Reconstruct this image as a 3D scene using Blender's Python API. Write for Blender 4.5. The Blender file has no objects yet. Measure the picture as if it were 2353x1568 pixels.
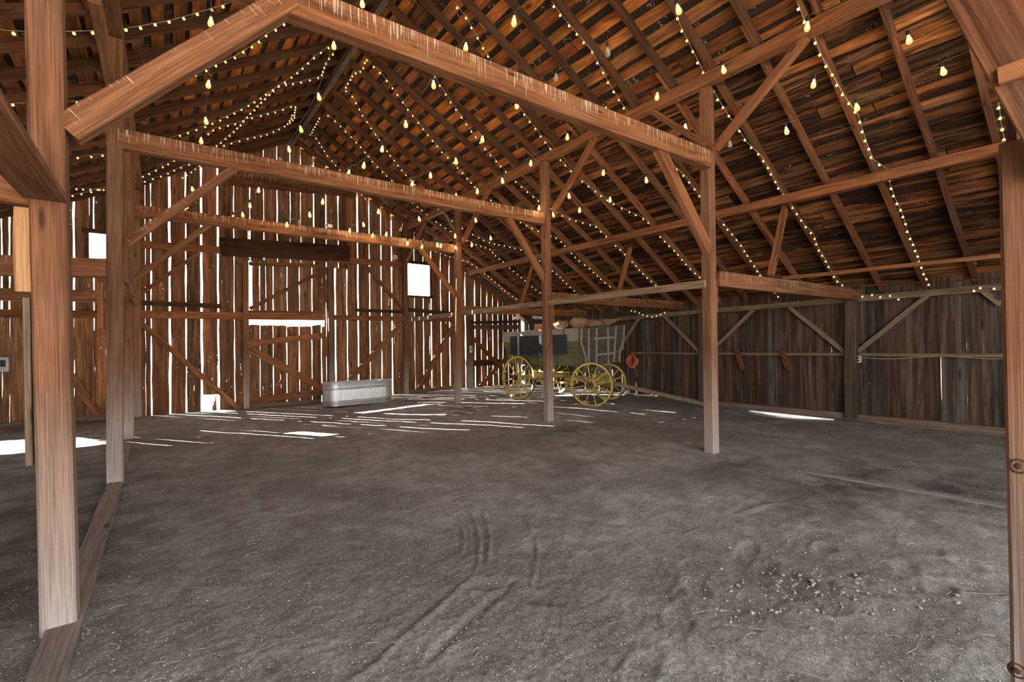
import bpy, math, random
import numpy as np
from mathutils import Vector, Matrix, noise

random.seed(7)
RNG = np.random.default_rng(7)
SC = bpy.context.scene
COL = SC.collection

# ------------------------------------------------------------------ camera
FPX, YAW, PITCH, ROLL, CAMH = 1083.06, .6388, .0087, -.0118, 1.6
_cy, _sy, _cp, _sp = math.cos(YAW), math.sin(YAW), math.cos(PITCH), math.sin(PITCH)
_F = Vector((_sy * _cp, _cy * _cp, _sp))
_R0 = Vector((_cy, -_sy, 0))
_U0 = _R0.cross(_F)
_R = _R0 * math.cos(ROLL) + _U0 * math.sin(ROLL)
_U = _U0 * math.cos(ROLL) - _R0 * math.sin(ROLL)
CAM = Vector((0, 0, CAMH))
cd = bpy.data.cameras.new('camera')
cd.sensor_fit = 'HORIZONTAL'
cd.sensor_width = 36.0
cd.lens = FPX / 2353 * 36
cd.clip_start = .05
cd.clip_end = 500
cam = bpy.data.objects.new('camera', cd)
COL.objects.link(cam)
M = Matrix.Identity(4)
for i in range(3):
    M[i][0], M[i][1], M[i][2], M[i][3] = _R[i], _U[i], -_F[i], CAM[i]
cam.matrix_world = M
SC.camera = cam

# ------------------------------------------------------------------ world, sun, exposure
W = bpy.data.worlds.new('sky')
SC.world = W
W.use_nodes = True
wn = W.node_tree
bg = wn.nodes['Background']
bg.inputs[0].default_value = (.93, .96, 1.0, 1)
bg.inputs[1].default_value = 8.3
sun_dir = Vector((.46, -.70, -.545)).normalized()
sl = bpy.data.lights.new('sun', 'SUN')
sl.energy = 110
sl.angle = math.radians(.27)
sl.color = (1, .95, .86)
sun = bpy.data.objects.new('sun', sl)
sun.rotation_euler = sun_dir.to_track_quat('-Z', 'Y').to_euler()
sun.location = (-8, 30, 20)
COL.objects.link(sun)
vs = SC.view_settings
vs.view_transform = 'Standard'
vs.look = 'None'
vs.exposure = 0.0
vs.gamma = 1.0
vs.use_curve_mapping = False
SC.cycles.use_denoising = True
SC.cycles.max_bounces = 8
SC.cycles.diffuse_bounces = 5
SC.cycles.transparent_max_bounces = 12
SC.cycles.sample_clamp_indirect = 6
BULB_W = 8.0          # watts in each lit lamp of the cafe strings

# ------------------------------------------------------------------ survey helpers: sight lines onto real planes
def ray(u, v):
    return _F + _R * ((u - 1176.5) / FPX) + _U * ((784 - v) / FPX)
def onp(u, v, i, val):
    d = ray(u, v)
    return CAM + d * ((val - CAM[i]) / d[i])
def G(u, v, z=0.0): return onp(u, v, 2, z)
def onX(u, v, x): return onp(u, v, 0, x)
def onY(u, v, y): return onp(u, v, 1, y)
def sstep(a, b, x):
    t = min(1, max(0, (x - a) / (b - a)))
    return t * t * (3 - 2 * t)
def fh(x, y):            # the dirt floor rises gently towards the wagon bay
    return .12 * sstep(6.0, 8.5, y) * sstep(3.5, 8.2, x)

# ------------------------------------------------------------------ node helpers
class NT:
    def __init__(s, name):
        s.m = bpy.data.materials.new(name)
        s.m.use_nodes = True
        s.t = s.m.node_tree
        s.t.nodes.clear()
        s.out = s.n('ShaderNodeOutputMaterial')
    def n(s, typ, **kw):
        x = s.t.nodes.new(typ)
        for k, v in kw.items():
            setattr(x, k, v)
        return x
    def l(s, a, b): s.t.links.new(a, b)
    def val(s, x, i, v):
        if hasattr(v, 'links'): s.l(v, x.inputs[i])
        else: x.inputs[i].default_value = v
    def math(s, op, a, b=0.0, c=None):
        x = s.n('ShaderNodeMath', operation=op)
        s.val(x, 0, a); s.val(x, 1, b)
        if c is not None: s.val(x, 2, c)
        return x.outputs[0]
    def vmath(s, op, a, b):
        x = s.n('ShaderNodeVectorMath', operation=op)
        s.val(x, 0, a); s.val(x, 1, b)
        return x.outputs[0]
    def noise(s, vec, scale, detail=4, rough=.55, dist=0.0):
        x = s.n('ShaderNodeTexNoise')
        s.l(vec, x.inputs['Vector'])
        x.inputs['Scale'].default_value = scale
        x.inputs['Detail'].default_value = detail
        x.inputs['Roughness'].default_value = rough
        x.inputs['Distortion'].default_value = dist
        return x.outputs[0]
    def ramp(s, fac, stops):
        x = s.n('ShaderNodeValToRGB')
        e = x.color_ramp.elements
        while len(e) < len(stops): e.new(.5)
        for i, (p, c) in enumerate(stops):
            e[i].position = p
            e[i].color = (c[0], c[1], c[2], 1) if hasattr(c, '__len__') else (c, c, c, 1)
        s.l(fac, x.inputs[0])
        return x.outputs[0]
    def mix(s, fac, a, b, mode='MIX'):
        x = s.n('ShaderNodeMix', data_type='RGBA', blend_type=mode)
        s.val(x, 0, fac)
        for i, v in ((6, a), (7, b)):
            if hasattr(v, 'links'): s.l(v, x.inputs[i])
            else: x.inputs[i].default_value = (v[0], v[1], v[2], 1)
        return x.outputs[2]
    def bsdf(s, col, rough=.8, bump=None, bstr=.3, bdist=.01, metal=0.0, spec=.3):
        b = s.n('ShaderNodeBsdfPrincipled')
        s.val(b, 'Base Color', col if hasattr(col, 'links') else (*col, 1))
        s.val(b, 'Roughness', rough)
        b.inputs['Metallic'].default_value = metal
        b.inputs['Specular IOR Level'].default_value = spec
        if bump is not None:
            bn = s.n('ShaderNodeBump')
            bn.inputs['Strength'].default_value = bstr
            bn.inputs['Distance'].default_value = bdist
            s.l(bump, bn.inputs['Height'])
            s.l(bn.outputs[0], b.inputs['Normal'])
        s.l(b.outputs[0], s.out.inputs[0])
        return b

def wood(name, dark, light, scale, grey=(.2, .17, .14), greyamt=.35, tint=False, streaks=False, dust=False, holes=False, fine=1.0, stain=0.0, drip=.60):
    k = NT(name)
    tc = k.n('ShaderNodeTexCoord')
    if tint:
        at = k.n('ShaderNodeAttribute', attribute_name='tint')
        off = k.math('MULTIPLY', at.outputs['Alpha'], 57.0)
        tcol = at.outputs['Color']
    else:
        oi = k.n('ShaderNodeObjectInfo')
        off = k.math('MULTIPLY', oi.outputs['Random'], 57.0)
        tcol = oi.outputs['Color']
    cx = k.n('ShaderNodeCombineXYZ')
    for i in range(3): k.l(off, cx.inputs[i])
    base = k.vmath('ADD', tc.outputs['Object'], cx.outputs[0])
    gv = k.vmath('MULTIPLY', base, tuple(scale))
    gf = k.vmath('MULTIPLY', base, tuple(c * (1.6 if c < 3 else 8.0 * fine) for c in scale))
    n1 = k.noise(gv, 1.0, 5, .6, .8)
    n2 = k.noise(gf, 1.0, 4, .7, .3)
    n3 = k.noise(base, 1.1, 3, .55, .3)
    col = k.ramp(n1, [(.28, dark), (.5, tuple((a + b) / 2 for a, b in zip(dark, light))), (.72, light)])
    gm = k.ramp(n3, [(.42, 0.0), (.66, 1.0)])
    col = k.mix(k.math('MULTIPLY', gm, greyamt), col, grey)
    fl = k.ramp(n2, [(.28, .42), (.52, 1.0), (.75, 1.3)])
    col = k.mix(1.0, col, fl, 'MULTIPLY')
    # knots
    vo = k.n('ShaderNodeTexVoronoi')
    k.l(k.vmath('MULTIPLY', base, tuple(c * (1.3 if c < 3 else .42) for c in scale)), vo.inputs['Vector'])
    vo.inputs['Scale'].default_value = 1.0
    kn = k.ramp(vo.outputs['Distance'], [(.06, .3), (.13, 1.0)])
    col = k.mix(1.0, col, kn, 'MULTIPLY')
    col = k.mix(1.0, col, tcol, 'MULTIPLY')
    if dust:
        ge = k.n('ShaderNodeNewGeometry')
        sz = k.n('ShaderNodeSeparateXYZ'); k.l(ge.outputs['Position'], sz.inputs[0])
        dm = k.math('ADD', sz.outputs[2], k.math('MULTIPLY', n3, .9))
        dm = k.ramp(k.math('MULTIPLY', dm, .5), [(.2, .85), (.5, .45), (.95, 0.0)])
        dcol = k.mix(1.0, (.48, .435, .39), fl, 'MULTIPLY')
        col = k.mix(k.math('MULTIPLY', dm, .85), col, dcol)
    if streaks:
        gs = k.n('ShaderNodeSeparateXYZ'); k.l(tc.outputs['Generated'], gs.inputs[0])
        os_ = k.n('ShaderNodeSeparateXYZ'); k.l(base, os_.inputs[0])
        sx = k.n('ShaderNodeCombineXYZ')
        k.l(os_.outputs[0], sx.inputs[0])
        k.l(k.math('MULTIPLY', gs.outputs[2], .006), sx.inputs[1])
        a = k.noise(sx.outputs[0], 95, 1, .5)
        ln = k.noise(sx.outputs[0], 31, 3, .75)
        big = k.noise(sx.outputs[0], 2.1, 2, .5)
        edge = k.math('SUBTRACT', 1.0, gs.outputs[2])
        reach = k.math('ADD', k.math('MULTIPLY', ln, 2.6), -1.05)
        reach = k.math('ADD', reach, k.math('MULTIPLY', big, .5))
        m1 = k.math('GREATER_THAN', reach, edge)
        m2 = k.math('GREATER_THAN', a, k.math('ADD', drip, k.math('MULTIPLY', edge, .05)))
        mk = k.math('MULTIPLY', k.math('MULTIPLY', m1, m2), .75)
        col = k.mix(mk, col, (.62, .52, .38))
    if stain:
        sv = k.noise(k.vmath('MULTIPLY', base, tuple(c * (.55 if c < 3 else .75) for c in scale)), 1.0, 5, .7, .6)
        col = k.mix(k.math('MULTIPLY', k.ramp(sv, [(.44, 1.0), (.57, 0.0)]), stain), col, (.012, .006, .004))
    bmp = k.math('ADD', k.math('MULTIPLY', n1, .5), n2)
    b = k.bsdf(col, .82, bmp, .45, .006, spec=.2)
    if holes:
        # knot holes and nail holes that have fallen clean through the board
        vh = k.n('ShaderNodeTexVoronoi')
        k.l(k.vmath('MULTIPLY', tc.outputs['Object'], (2.6, 2.6, 1.5)), vh.inputs['Vector'])
        vh.inputs['Scale'].default_value = 1.0
        pick = k.n('ShaderNodeSeparateColor'); k.l(vh.outputs['Color'], pick.inputs[0])
        rad = k.math('MULTIPLY', k.math('POWER', pick.outputs[0], 5.0), .075)
        rad = k.math('MULTIPLY', rad, k.math('GREATER_THAN', pick.outputs[1], .55))
        hv = k.math('LESS_THAN', vh.outputs['Distance'], rad)
        # long drying cracks
        cn = k.noise(k.vmath('MULTIPLY', base, tuple(c * (.9 if c < 3 else 1.6) for c in scale)), 1.0, 2, .5, .5)
        cm = k.noise(base, .9, 1)
        crk = k.math('MULTIPLY', k.math('LESS_THAN', k.math('ABSOLUTE', k.math('SUBTRACT', cn, .5)), .0028 * holes), k.math('GREATER_THAN', cm, .55))
        hv = k.math('MAXIMUM', hv, crk)
        tr = k.n('ShaderNodeBsdfTransparent')
        ms = k.n('ShaderNodeMixShader')
        k.l(hv, ms.inputs[0]); k.l(b.outputs[0], ms.inputs[1]); k.l(tr.outputs[0], ms.inputs[2])
        k.l(ms.outputs[0], k.out.inputs[0])
    return k.m

def plain(name, col, rough=.6, metal=0.0, nscale=12, namt=.35, bstr=.15, spec=.4):
    k = NT(name)
    tc = k.n('ShaderNodeTexCoord')
    n = k.noise(tc.outputs['Object'], nscale, 5, .6)
    f = k.ramp(n, [(.3, 1 - namt), (.7, 1 + namt * .5)])
    c = k.mix(1.0, (*col,), f, 'MULTIPLY')
    k.bsdf(c, rough, n, bstr, .004, metal, spec)
    return k.m

def painted(name, col, bare=(.22, .17, .11), wear=.5, scale=(9, 9, 2)):
    k = NT(name)
    tc = k.n('ShaderNodeTexCoord')
    v = k.vmath('MULTIPLY', tc.outputs['Object'], scale)
    n = k.noise(v, 1.0, 5, .65, .4)
    n2 = k.noise(tc.outputs['Object'], 35, 4, .6)
    c = k.mix(1.0, (*col,), k.ramp(n2, [(.3, .7), (.7, 1.15)]), 'MULTIPLY')
    wm = k.ramp(n, [(wear, 0.0), (wear + .14, 1.0)])
    c = k.mix(wm, c, bare)
    k.bsdf(c, .7, n2, .25, .004, spec=.25)
    return k.m

def emit(name, col, strength, sampled=True):
    k = NT(name)
    e = k.n('ShaderNodeEmission')
    e.inputs[0].default_value = (*col, 1)
    e.inputs[1].default_value = strength
    k.l(e.outputs[0], k.out.inputs[0])
    try: k.m.cycles.emission_sampling = 'AUTO' if sampled else 'NONE'
    except Exception: pass
    return k.m

MAT = {}
MAT['timber'] = wood('old_fir', (.085, .029, .0105), (.35, .137, .053), (1.1, 15, 15), grey=(.24, .13, .07), greyamt=.3)
MAT['streak'] = wood('old_fir_with_droppings', (.095, .033, .012), (.37, .146, .056), (1.1, 15, 15), grey=(.26, .135, .075), greyamt=.3, streaks=True)
MAT['streak_few'] = wood('old_fir_with_few_droppings', (.095, .034, .013), (.34, .14, .06), (1.1, 15, 15), grey=(.26, .135, .075), greyamt=.3, streaks=True, drip=.66)
MAT['post'] = wood('old_fir_post', (.085, .034, .015), (.29, .128, .061), (1.0, 16, 16), grey=(.27, .16, .10), greyamt=.35, dust=True)
MAT['rafter'] = wood('dark_fir', (.026, .010, .0045), (.135, .05, .02), (1.1, 15, 15), grey=(.09, .055, .03), greyamt=.45)
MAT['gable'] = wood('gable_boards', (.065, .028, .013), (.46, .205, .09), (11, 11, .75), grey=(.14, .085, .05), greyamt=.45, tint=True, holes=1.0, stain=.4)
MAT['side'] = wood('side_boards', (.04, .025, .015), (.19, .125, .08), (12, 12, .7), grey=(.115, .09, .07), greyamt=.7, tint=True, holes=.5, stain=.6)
MAT['sheath'] = wood('roof_sheathing', (.10, .03, .008), (.80, .29, .075), (7, 1.0, 7), grey=(.16, .095, .05), greyamt=.4, tint=True, stain=.35)
MAT['sheath_stained'] = wood('stained_roof_sheathing', (.05, .016, .005), (.56, .215, .072), (9, .9, 9), grey=(.17, .115, .07), greyamt=.5, tint=True, stain=.93)
MAT['grey'] = wood('grey_board', (.10, .068, .046), (.32, .23, .155), (1.2, 14, 14), grey=(.2, .16, .12), greyamt=.5)
MAT['pale'] = wood('new_fir', (.36, .17, .07), (.55, .30, .14), (1.0, 13, 13), greyamt=.05)

def shake_mat():
    k = NT('roof_shakes')
    tc = k.n('ShaderNodeTexCoord')
    v = k.vmath('MULTIPLY', tc.outputs['Object'], (5.0, 11.0, 5.0))
    vo = k.n('ShaderNodeTexVoronoi'); k.l(v, vo.inputs['Vector']); vo.inputs['Scale'].default_value = 1.0
    n = k.noise(tc.outputs['Object'], 30, 4, .7)
    c = k.mix(k.ramp(n, [(.35, 0.0), (.7, 1.0)]), (.016, .009, .006), (.06, .034, .02))
    sp = k.n('ShaderNodeSeparateColor'); k.l(vo.outputs['Color'], sp.inputs[0])
    c = k.mix(k.math('MULTIPLY', k.math('GREATER_THAN', sp.outputs[0], .88), k.ramp(n, [(.52, 0.0), (.62, 1.0)])), c, (.42, .35, .28))
    k.bsdf(c, .9, n, .4, .01)
    return k.m
MAT['shake'] = shake_mat()

def dirt_mat():
    k = NT('barn_dirt')
    tc = k.n('ShaderNodeTexCoord')
    o = tc.outputs['Object']
    big = k.noise(o, .55, 4, .6, .6)
    mid = k.noise(o, 3.2, 5, .65, .3)
    fine = k.noise(o, 38, 6, .82)
    mic = k.noise(o, 150, 3, .7)
    grit = k.n('ShaderNodeTexVoronoi'); k.l(o, grit.inputs['Vector']); grit.inputs['Scale'].default_value = 60
    c = k.mix(k.ramp(big, [(.38, 0.0), (.58, 1.0)]), (.28, .255, .228), (.43, .405, .372))
    c = k.mix(k.math('MULTIPLY', k.ramp(mid, [(.42, 1.0), (.58, 0.0)]), .55), c, (.205, .178, .157))
    c = k.mix(1.0, c, k.ramp(fine, [(.3, .45), (.5, 1.0), (.72, 1.5)]), 'MULTIPLY')
    c = k.mix(1.0, c, k.ramp(mic, [(.32, .6), (.5, 1.0), (.68, 1.4)]), 'MULTIPLY')
    sp = k.n('ShaderNodeSeparateColor'); k.l(grit.outputs['Color'], sp.inputs[0])
    gm = k.math('MULTIPLY', k.math('GREATER_THAN', sp.outputs[0], .9), k.math('LESS_THAN', grit.outputs['Distance'], .38))
    c = k.mix(k.math('MULTIPLY', gm, .7), c, (.42, .38, .34))
    # damp, dark trodden band along the row of posts
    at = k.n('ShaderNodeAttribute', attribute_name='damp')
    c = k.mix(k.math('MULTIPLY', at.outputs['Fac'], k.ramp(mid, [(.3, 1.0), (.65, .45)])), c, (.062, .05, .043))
    h = k.math('ADD', k.math('MULTIPLY', mid, .6), k.math('MULTIPLY', fine, .5))
    h = k.math('ADD', h, k.math('MULTIPLY', gm, .35))
    h = k.math('ADD', h, k.math('MULTIPLY', mic, .2))
    k.bsdf(c, .95, h, 1.0, .035, spec=.1)
    return k.m
MAT['dirt'] = dirt_mat()
MAT['yard'] = plain('pale_yard_dirt', (.55, .5, .43), .95, nscale=3)
MAT['yellow'] = painted('yellow_wagon_paint', (.56, .42, .115), (.27, .20, .11), .50)
MAT['green'] = painted('faded_green_paint', (.135, .15, .068), (.17, .145, .10), .5, (2, 2, 9))
MAT['greyplank'] = painted('silvered_plank', (.31, .28, .24), (.2, .17, .13), .6, (2, 2, 12))
MAT['black'] = plain('black_painted_board', (.016, .017, .02), .32, namt=.3, bstr=.05)
MAT['iron'] = plain('rusty_iron', (.10, .055, .035), .7, .5, 30)
MAT['dark'] = plain('black_rubber', (.02, .02, .02), .6)
MAT['wire_white'] = plain('pale_cord', (.42, .40, .34), .6)
MAT['wire_dark'] = plain('dark_cord', (.06, .05, .04), .6)
MAT['sack'] = plain('brown_sacking', (.32, .20, .12), .85, nscale=9, namt=.5, bstr=.5)
MAT['orange'] = plain('orange_cord', (.62, .13, .06), .5)
MAT['white'] = plain('white_enamel', (.7, .68, .62), .4)
MAT['plastic'] = plain('grey_plastic', (.5, .5, .48), .45)
MAT['blue'] = plain('teal_rag', (.08, .25, .30), .8)
MAT['straw'] = plain('straw', (.5, .42, .30), .8)
MAT['stone'] = plain('dusty_pebble', (.36, .335, .30), .9, nscale=40)
MAT['clod'] = plain('dirt_clod', (.32, .29, .26), .95, nscale=30, bstr=.5)
MAT['globe'] = emit('globe_glow', (1, .66, .24), 1.75, False)
MAT['filament'] = emit('filament', (1, .78, .42), 14, False)
def glass_mat(name, lit):
    k = NT(name)
    tr = k.n('ShaderNodeBsdfTransparent')
    ms = k.n('ShaderNodeMixShader')
    lw = k.n('ShaderNodeLayerWeight'); lw.inputs[0].default_value = .5
    if lit:
        e = k.n('ShaderNodeEmission'); e.inputs[0].default_value = (1, .62, .17, 1); e.inputs[1].default_value = 1.7
        k.l(k.ramp(lw.outputs['Facing'], [(0, .45), (1, .9)]), ms.inputs[0])
    else:
        e = k.n('ShaderNodeBsdfPrincipled'); e.inputs['Base Color'].default_value = (.6, .58, .52, 1); e.inputs['Roughness'].default_value = .15
        k.l(k.ramp(lw.outputs['Facing'], [(0, .18), (1, .8)]), ms.inputs[0])
    k.l(tr.outputs[0], ms.inputs[1]); k.l(e.outputs[0], ms.inputs[2]); k.l(ms.outputs[0], k.out.inputs[0])
    try: k.m.cycles.emission_sampling = 'NONE'
    except Exception: pass
    return k.m
MAT['glass_lit'] = glass_mat('lit_bulb_glass', True)
MAT['glass_off'] = glass_mat('unlit_bulb_glass', False)
def galv():
    k = NT('galvanized_steel')
    tc = k.n('ShaderNodeTexCoord')
    vo = k.n('ShaderNodeTexVoronoi'); k.l(tc.outputs['Object'], vo.inputs['Vector']); vo.inputs['Scale'].default_value = 28
    sp = k.n('ShaderNodeSeparateColor'); k.l(vo.outputs['Color'], sp.inputs[0])
    c = k.mix(sp.outputs[0], (.58, .59, .60), (.66, .67, .67))
    k.bsdf(c, k.ramp(sp.outputs[1], [(0, .36), (1, .44)]), None, metal=.9)
    return k.m
MAT['galv'] = galv()

# ------------------------------------------------------------------ mesh helpers
def mesh(name, verts, faces, mat, parent=None, smooth=False, tint=None, loc=None):
    me = bpy.data.meshes.new(name)
    me.from_pydata([tuple(v) for v in verts], [], faces)
    me.update()
    if tint is not None:
        a = me.color_attributes.new('tint', 'FLOAT_COLOR', 'POINT')
        a.data.foreach_set('color', np.asarray(tint, dtype=np.float32).ravel())
    if smooth:
        me.polygons.foreach_set('use_smooth', [True] * len(me.polygons))
    if mat: me.materials.append(MAT[mat] if isinstance(mat, str) else mat)
    o = bpy.data.objects.new(name, me)
    COL.objects.link(o)
    if loc is not None: o.location = loc
    if parent is not None: o.parent = parent
    return o

def tag(o, label=None, cat=None, group=None, kind=None):
    if label: o['label'] = label
    if cat: o['category'] = cat
    if group: o['group'] = group
    if kind: o['kind'] = kind
    return o

def empty(name, loc, label, cat, group=None, rz=0.0):
    o = bpy.data.objects.new(name, None)
    o.empty_display_size = .1
    o.location = loc
    o.rotation_euler = (0, 0, rz)
    COL.objects.link(o)
    return tag(o, label, cat, group, 'thing')

class MB:
    """collects shapes for one mesh"""
    def __init__(s): s.v, s.f, s.t = [], [], []
    def add(s, v, f, tint=None):
        b = len(s.v)
        s.v += [tuple(x) for x in v]
        s.f += [tuple(i + b for i in q) for q in f]
        if tint is not None: s.t += [tint] * len(v)
    def box(s, lo, hi, tint=None):
        x0, y0, z0 = lo; x1, y1, z1 = hi
        s.add([(x0, y0, z0), (x1, y0, z0), (x1, y1, z0), (x0, y1, z0), (x0, y0, z1), (x1, y0, z1), (x1, y1, z1), (x0, y1, z1)],
              [(0, 3, 2, 1), (4, 5, 6, 7), (0, 1, 5, 4), (1, 2, 6, 5), (2, 3, 7, 6), (3, 0, 4, 7)], tint)
    def bar(s, p0, p1, w, h, up=(0, 0, 1), c=.12):
        p0, p1 = Vector(p0), Vector(p1)
        x = (p1 - p0).normalized(); up = Vector(up)
        if abs(x.dot(up)) > .98: up = Vector((0, 1, 0))
        y = up.cross(x).normalized(); z = x.cross(y)
        e = min(w, h) * c
        sec = [(-w / 2 + e, -h / 2), (w / 2 - e, -h / 2), (w / 2, -h / 2 + e), (w / 2, h / 2 - e), (w / 2 - e, h / 2), (-w / 2 + e, h / 2), (-w / 2, h / 2 - e), (-w / 2, -h / 2 + e)]
        v = [p + y * a + z * b for p in (p0, p1) for a, b in sec]
        f = [tuple(range(7, -1, -1)), tuple(range(8, 16))] + [(i, (i + 1) % 8, 8 + (i + 1) % 8, 8 + i) for i in range(8)]
        s.add(v, f)
    def tube(s, pts, r, n=6, caps=True):
        pts = [Vector(p) for p in pts]
        m = len(pts)
        rr = r if hasattr(r, '__len__') else [r] * m
        vv = []
        prev = None
        for i, p in enumerate(pts):
            d = (pts[min(i + 1, m - 1)] - pts[max(i - 1, 0)])
            if d.length < 1e-9: d = Vector((0, 0, 1))
            d.normalize()
            if prev is None:
                a = Vector((0, 0, 1)) if abs(d.z) < .9 else Vector((1, 0, 0))
                prev = (a - d * a.dot(d)).normalized()
            else:
                prev = (prev - d * prev.dot(d))
                prev = prev.normalized() if prev.length > 1e-6 else d.orthogonal().normalized()
            q = d.cross(prev)
            vv += [p + (prev * math.cos(2 * math.pi * k / n) + q * math.sin(2 * math.pi * k / n)) * rr[i] for k in range(n)]
        f = []
        for i in range(m - 1):
            for k in range(n):
                f.append((i * n + k, i * n + (k + 1) % n, (i + 1) * n + (k + 1) % n, (i + 1) * n + k))
        if caps:
            f.append(tuple(range(n - 1, -1, -1)))
            f.append(tuple(range((m - 1) * n, m * n)))
        s.add(vv, f)
    def lathe(s, prof, n=16, mtx=None):
        v = []
        for r, z in prof:
            for k in range(n):
                a = 2 * math.pi * k / n
                p = Vector((r * math.cos(a), r * math.sin(a), z))
                v.append(mtx @ p if mtx else p)
        f = []
        for i in range(len(prof) - 1):
            for k in range(n):
                f.append((i * n + k, i * n + (k + 1) % n, (i + 1) * n + (k + 1) % n, (i + 1) * n + k))
        f.append(tuple(range(n - 1, -1, -1)))
        f.append(tuple(range((len(prof) - 1) * n, len(prof) * n)))
        s.add(v, f)
    def build(s, name, mat, parent=None, smooth=False):
        return mesh(name, s.v, s.f, mat, parent, smooth, s.t if s.t else None)

def timber(name, p0, p1, w, h, mat='timber', up=(0, 0, 1), tint=1.0, wob=.004, parent=None, bow=0.0):
    """one sawn timber; local X runs along it, local Z is its upper side"""
    p0, p1 = Vector(p0), Vector(p1)
    L = (p1 - p0).length
    x = (p1 - p0) / L
    up = Vector(up)
    if abs(x.dot(up)) > .97: up = Vector((0, 1, 0))
    y = up.cross(x).normalized()
    z = x.cross(y)
    n = max(3, int(L / .22))
    e = min(w, h) * .07
    sec = [(-w / 2 + e, -h / 2), (w / 2 - e, -h / 2), (w / 2, -h / 2 + e), (w / 2, h / 2 - e), (w / 2 - e, h / 2), (-w / 2 + e, h / 2), (-w / 2, h / 2 - e), (-w / 2, -h / 2 + e)]
    v, f = [], []
    sd = random.uniform(0, 99)
    for i in range(n + 1):
        t = i / n
        dy = noise.noise((t * L * .5 + sd, 0, 0)) * wob * 1.5 if 0 < i < n else 0
        dz = noise.noise((t * L * .5 + sd, 7, 0)) * wob * 1.5 - bow * math.sin(math.pi * t) if 0 < i < n else 0
        for j, (a, b) in enumerate(sec):
            k = noise.noise((t * L * 3 + sd, j // 2 * 3.1, 4)) * wob * .6
            v.append(((t - .5) * L, a + dy + k, b + dz + k))
    for i in range(n):
        for k in range(8):
            f.append((i * 8 + k, i * 8 + (k + 1) % 8, (i + 1) * 8 + (k + 1) % 8, (i + 1) * 8 + k))
    f.append(tuple(range(7, -1, -1)))
    f.append(tuple(range(n * 8, n * 8 + 8)))
    o = mesh(name, v, [q[::-1] for q in f], mat)
    mw = Matrix.Identity(4)
    c = (p0 + p1) / 2
    for i in range(3):
        mw[i][0], mw[i][1], mw[i][2], mw[i][3] = x[i], y[i], z[i], c[i]
    if parent is not None:
        o.parent = parent
        o.matrix_parent_inverse = parent.matrix_world.inverted()
    o.matrix_world = mw
    t = tint * random.uniform(.88, 1.12)
    s = random.uniform(-.05, .05)
    o.color = (t * (1 + s), t, t * (1 - s), 1)
    return o

def board(mb, p0, p1, w0, w1, th, along, across, normal, tint, n=10, jag0=0.0, jag1=0.0, wob=.006, split=3):
    """rough sawn board from p0 to p1 (centre line) with uneven long edges; jag = ragged ends"""
    p0, p1 = Vector(p0), Vector(p1)
    L = (p1 - p0).length
    sd = random.uniform(0, 999)
    v, f = [], []
    m = split + 1
    for side in (-.5, .5):
        for i in range(n + 1):
            t = i / n
            w = w0 + (w1 - w0) * t
            el = noise.noise((sd, t * L * 1.6, 0)) * wob
            er = noise.noise((sd + 50, t * L * 1.6, 0)) * wob
            for j in range(m):
                u = j / (m - 1)
                off = (-w / 2 + el) * (1 - u) + (w / 2 + er) * u
                al = t * L
                if i == 0: al += random.uniform(0, jag0)
                if i == n: al -= random.uniform(0, jag1)
                v.append(p0 + along * al + across * off + normal * (side * th))
    N = (n + 1) * m
    for i in range(n):
        for j in range(m - 1):
            a = i * m + j
            f.append((a, a + 1, a + m + 1, a + m))
            f.append((N + a, N + a + m, N + a + m + 1, N + a + 1))
        for j in (0, m - 1):
            a = i * m + j
            q = (a, a + m, N + a + m, N + a)
            f.append(q if j == 0 else q[::-1])
    for i in (0, n):
        for j in range(m - 1):
            a = i * m + j
            q = (a, N + a, N + a + 1, a + 1)
            f.append(q if i == 0 else q[::-1])
    mb.add(v, f, tint)

def rtint(lo=.7, hi=1.2, warm=.12):
    t = random.uniform(lo, hi)
    s = random.uniform(-warm, warm)
    return (t * (1 + s), t, t * (1 - s), random.random())

ORD = ['first', 'second', 'third', 'fourth', 'fifth', 'sixth', 'seventh', 'eighth', 'ninth', 'tenth', 'eleventh', 'twelfth', 'thirteenth', 'fourteenth', 'fifteenth', 'sixteenth',
       'seventeenth', 'eighteenth', 'nineteenth', 'twentieth', 'twenty-first', 'twenty-second', 'twenty-third', 'twenty-fourth']

# ------------------------------------------------------------------ frame dimensions
YB = [3.78, 7.36, 10.98]            # the three cross frames
YG = 14.38                           # far gable wall
XL, XR, XRIDGE, XWALL, XLW = -.47, 6.36, 2.93, 11.12, -6.5
ZRIDGE, ZPL, ZWR, ZWL = 7.40, 5.50, 2.62, 2.55
def roof_z(x):                       # underside of the rafters
    if x >= XRIDGE:
        if x <= XR: return ZRIDGE + (ZPL - ZRIDGE) * (x - XRIDGE) / (XR - XRIDGE)
        return ZPL + (ZWR - ZPL) * (x - XR) / (XWALL - XR)
    if x >= XL: return ZRIDGE + (ZPL - ZRIDGE) * (XRIDGE - x) / (XRIDGE - XL)
    return ZPL + (ZWL - ZPL) * (XL - x) / (XL - XLW)
def on_roof(u, v, drop):
    """where the sight line meets the level hung DROP under the rafters"""
    d = ray(u, v)
    lo = .3
    for i in range(1, 900):
        t = .3 + i * .03
        p = CAM + d * t
        if p.z > roof_z(p.x) - drop: break
        lo = t
    hi = t
    for _ in range(24):
        m = (lo + hi) / 2
        p = CAM + d * m
        if p.z > roof_z(p.x) - drop: hi = m
        else: lo = m
    return CAM + d * lo

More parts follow.
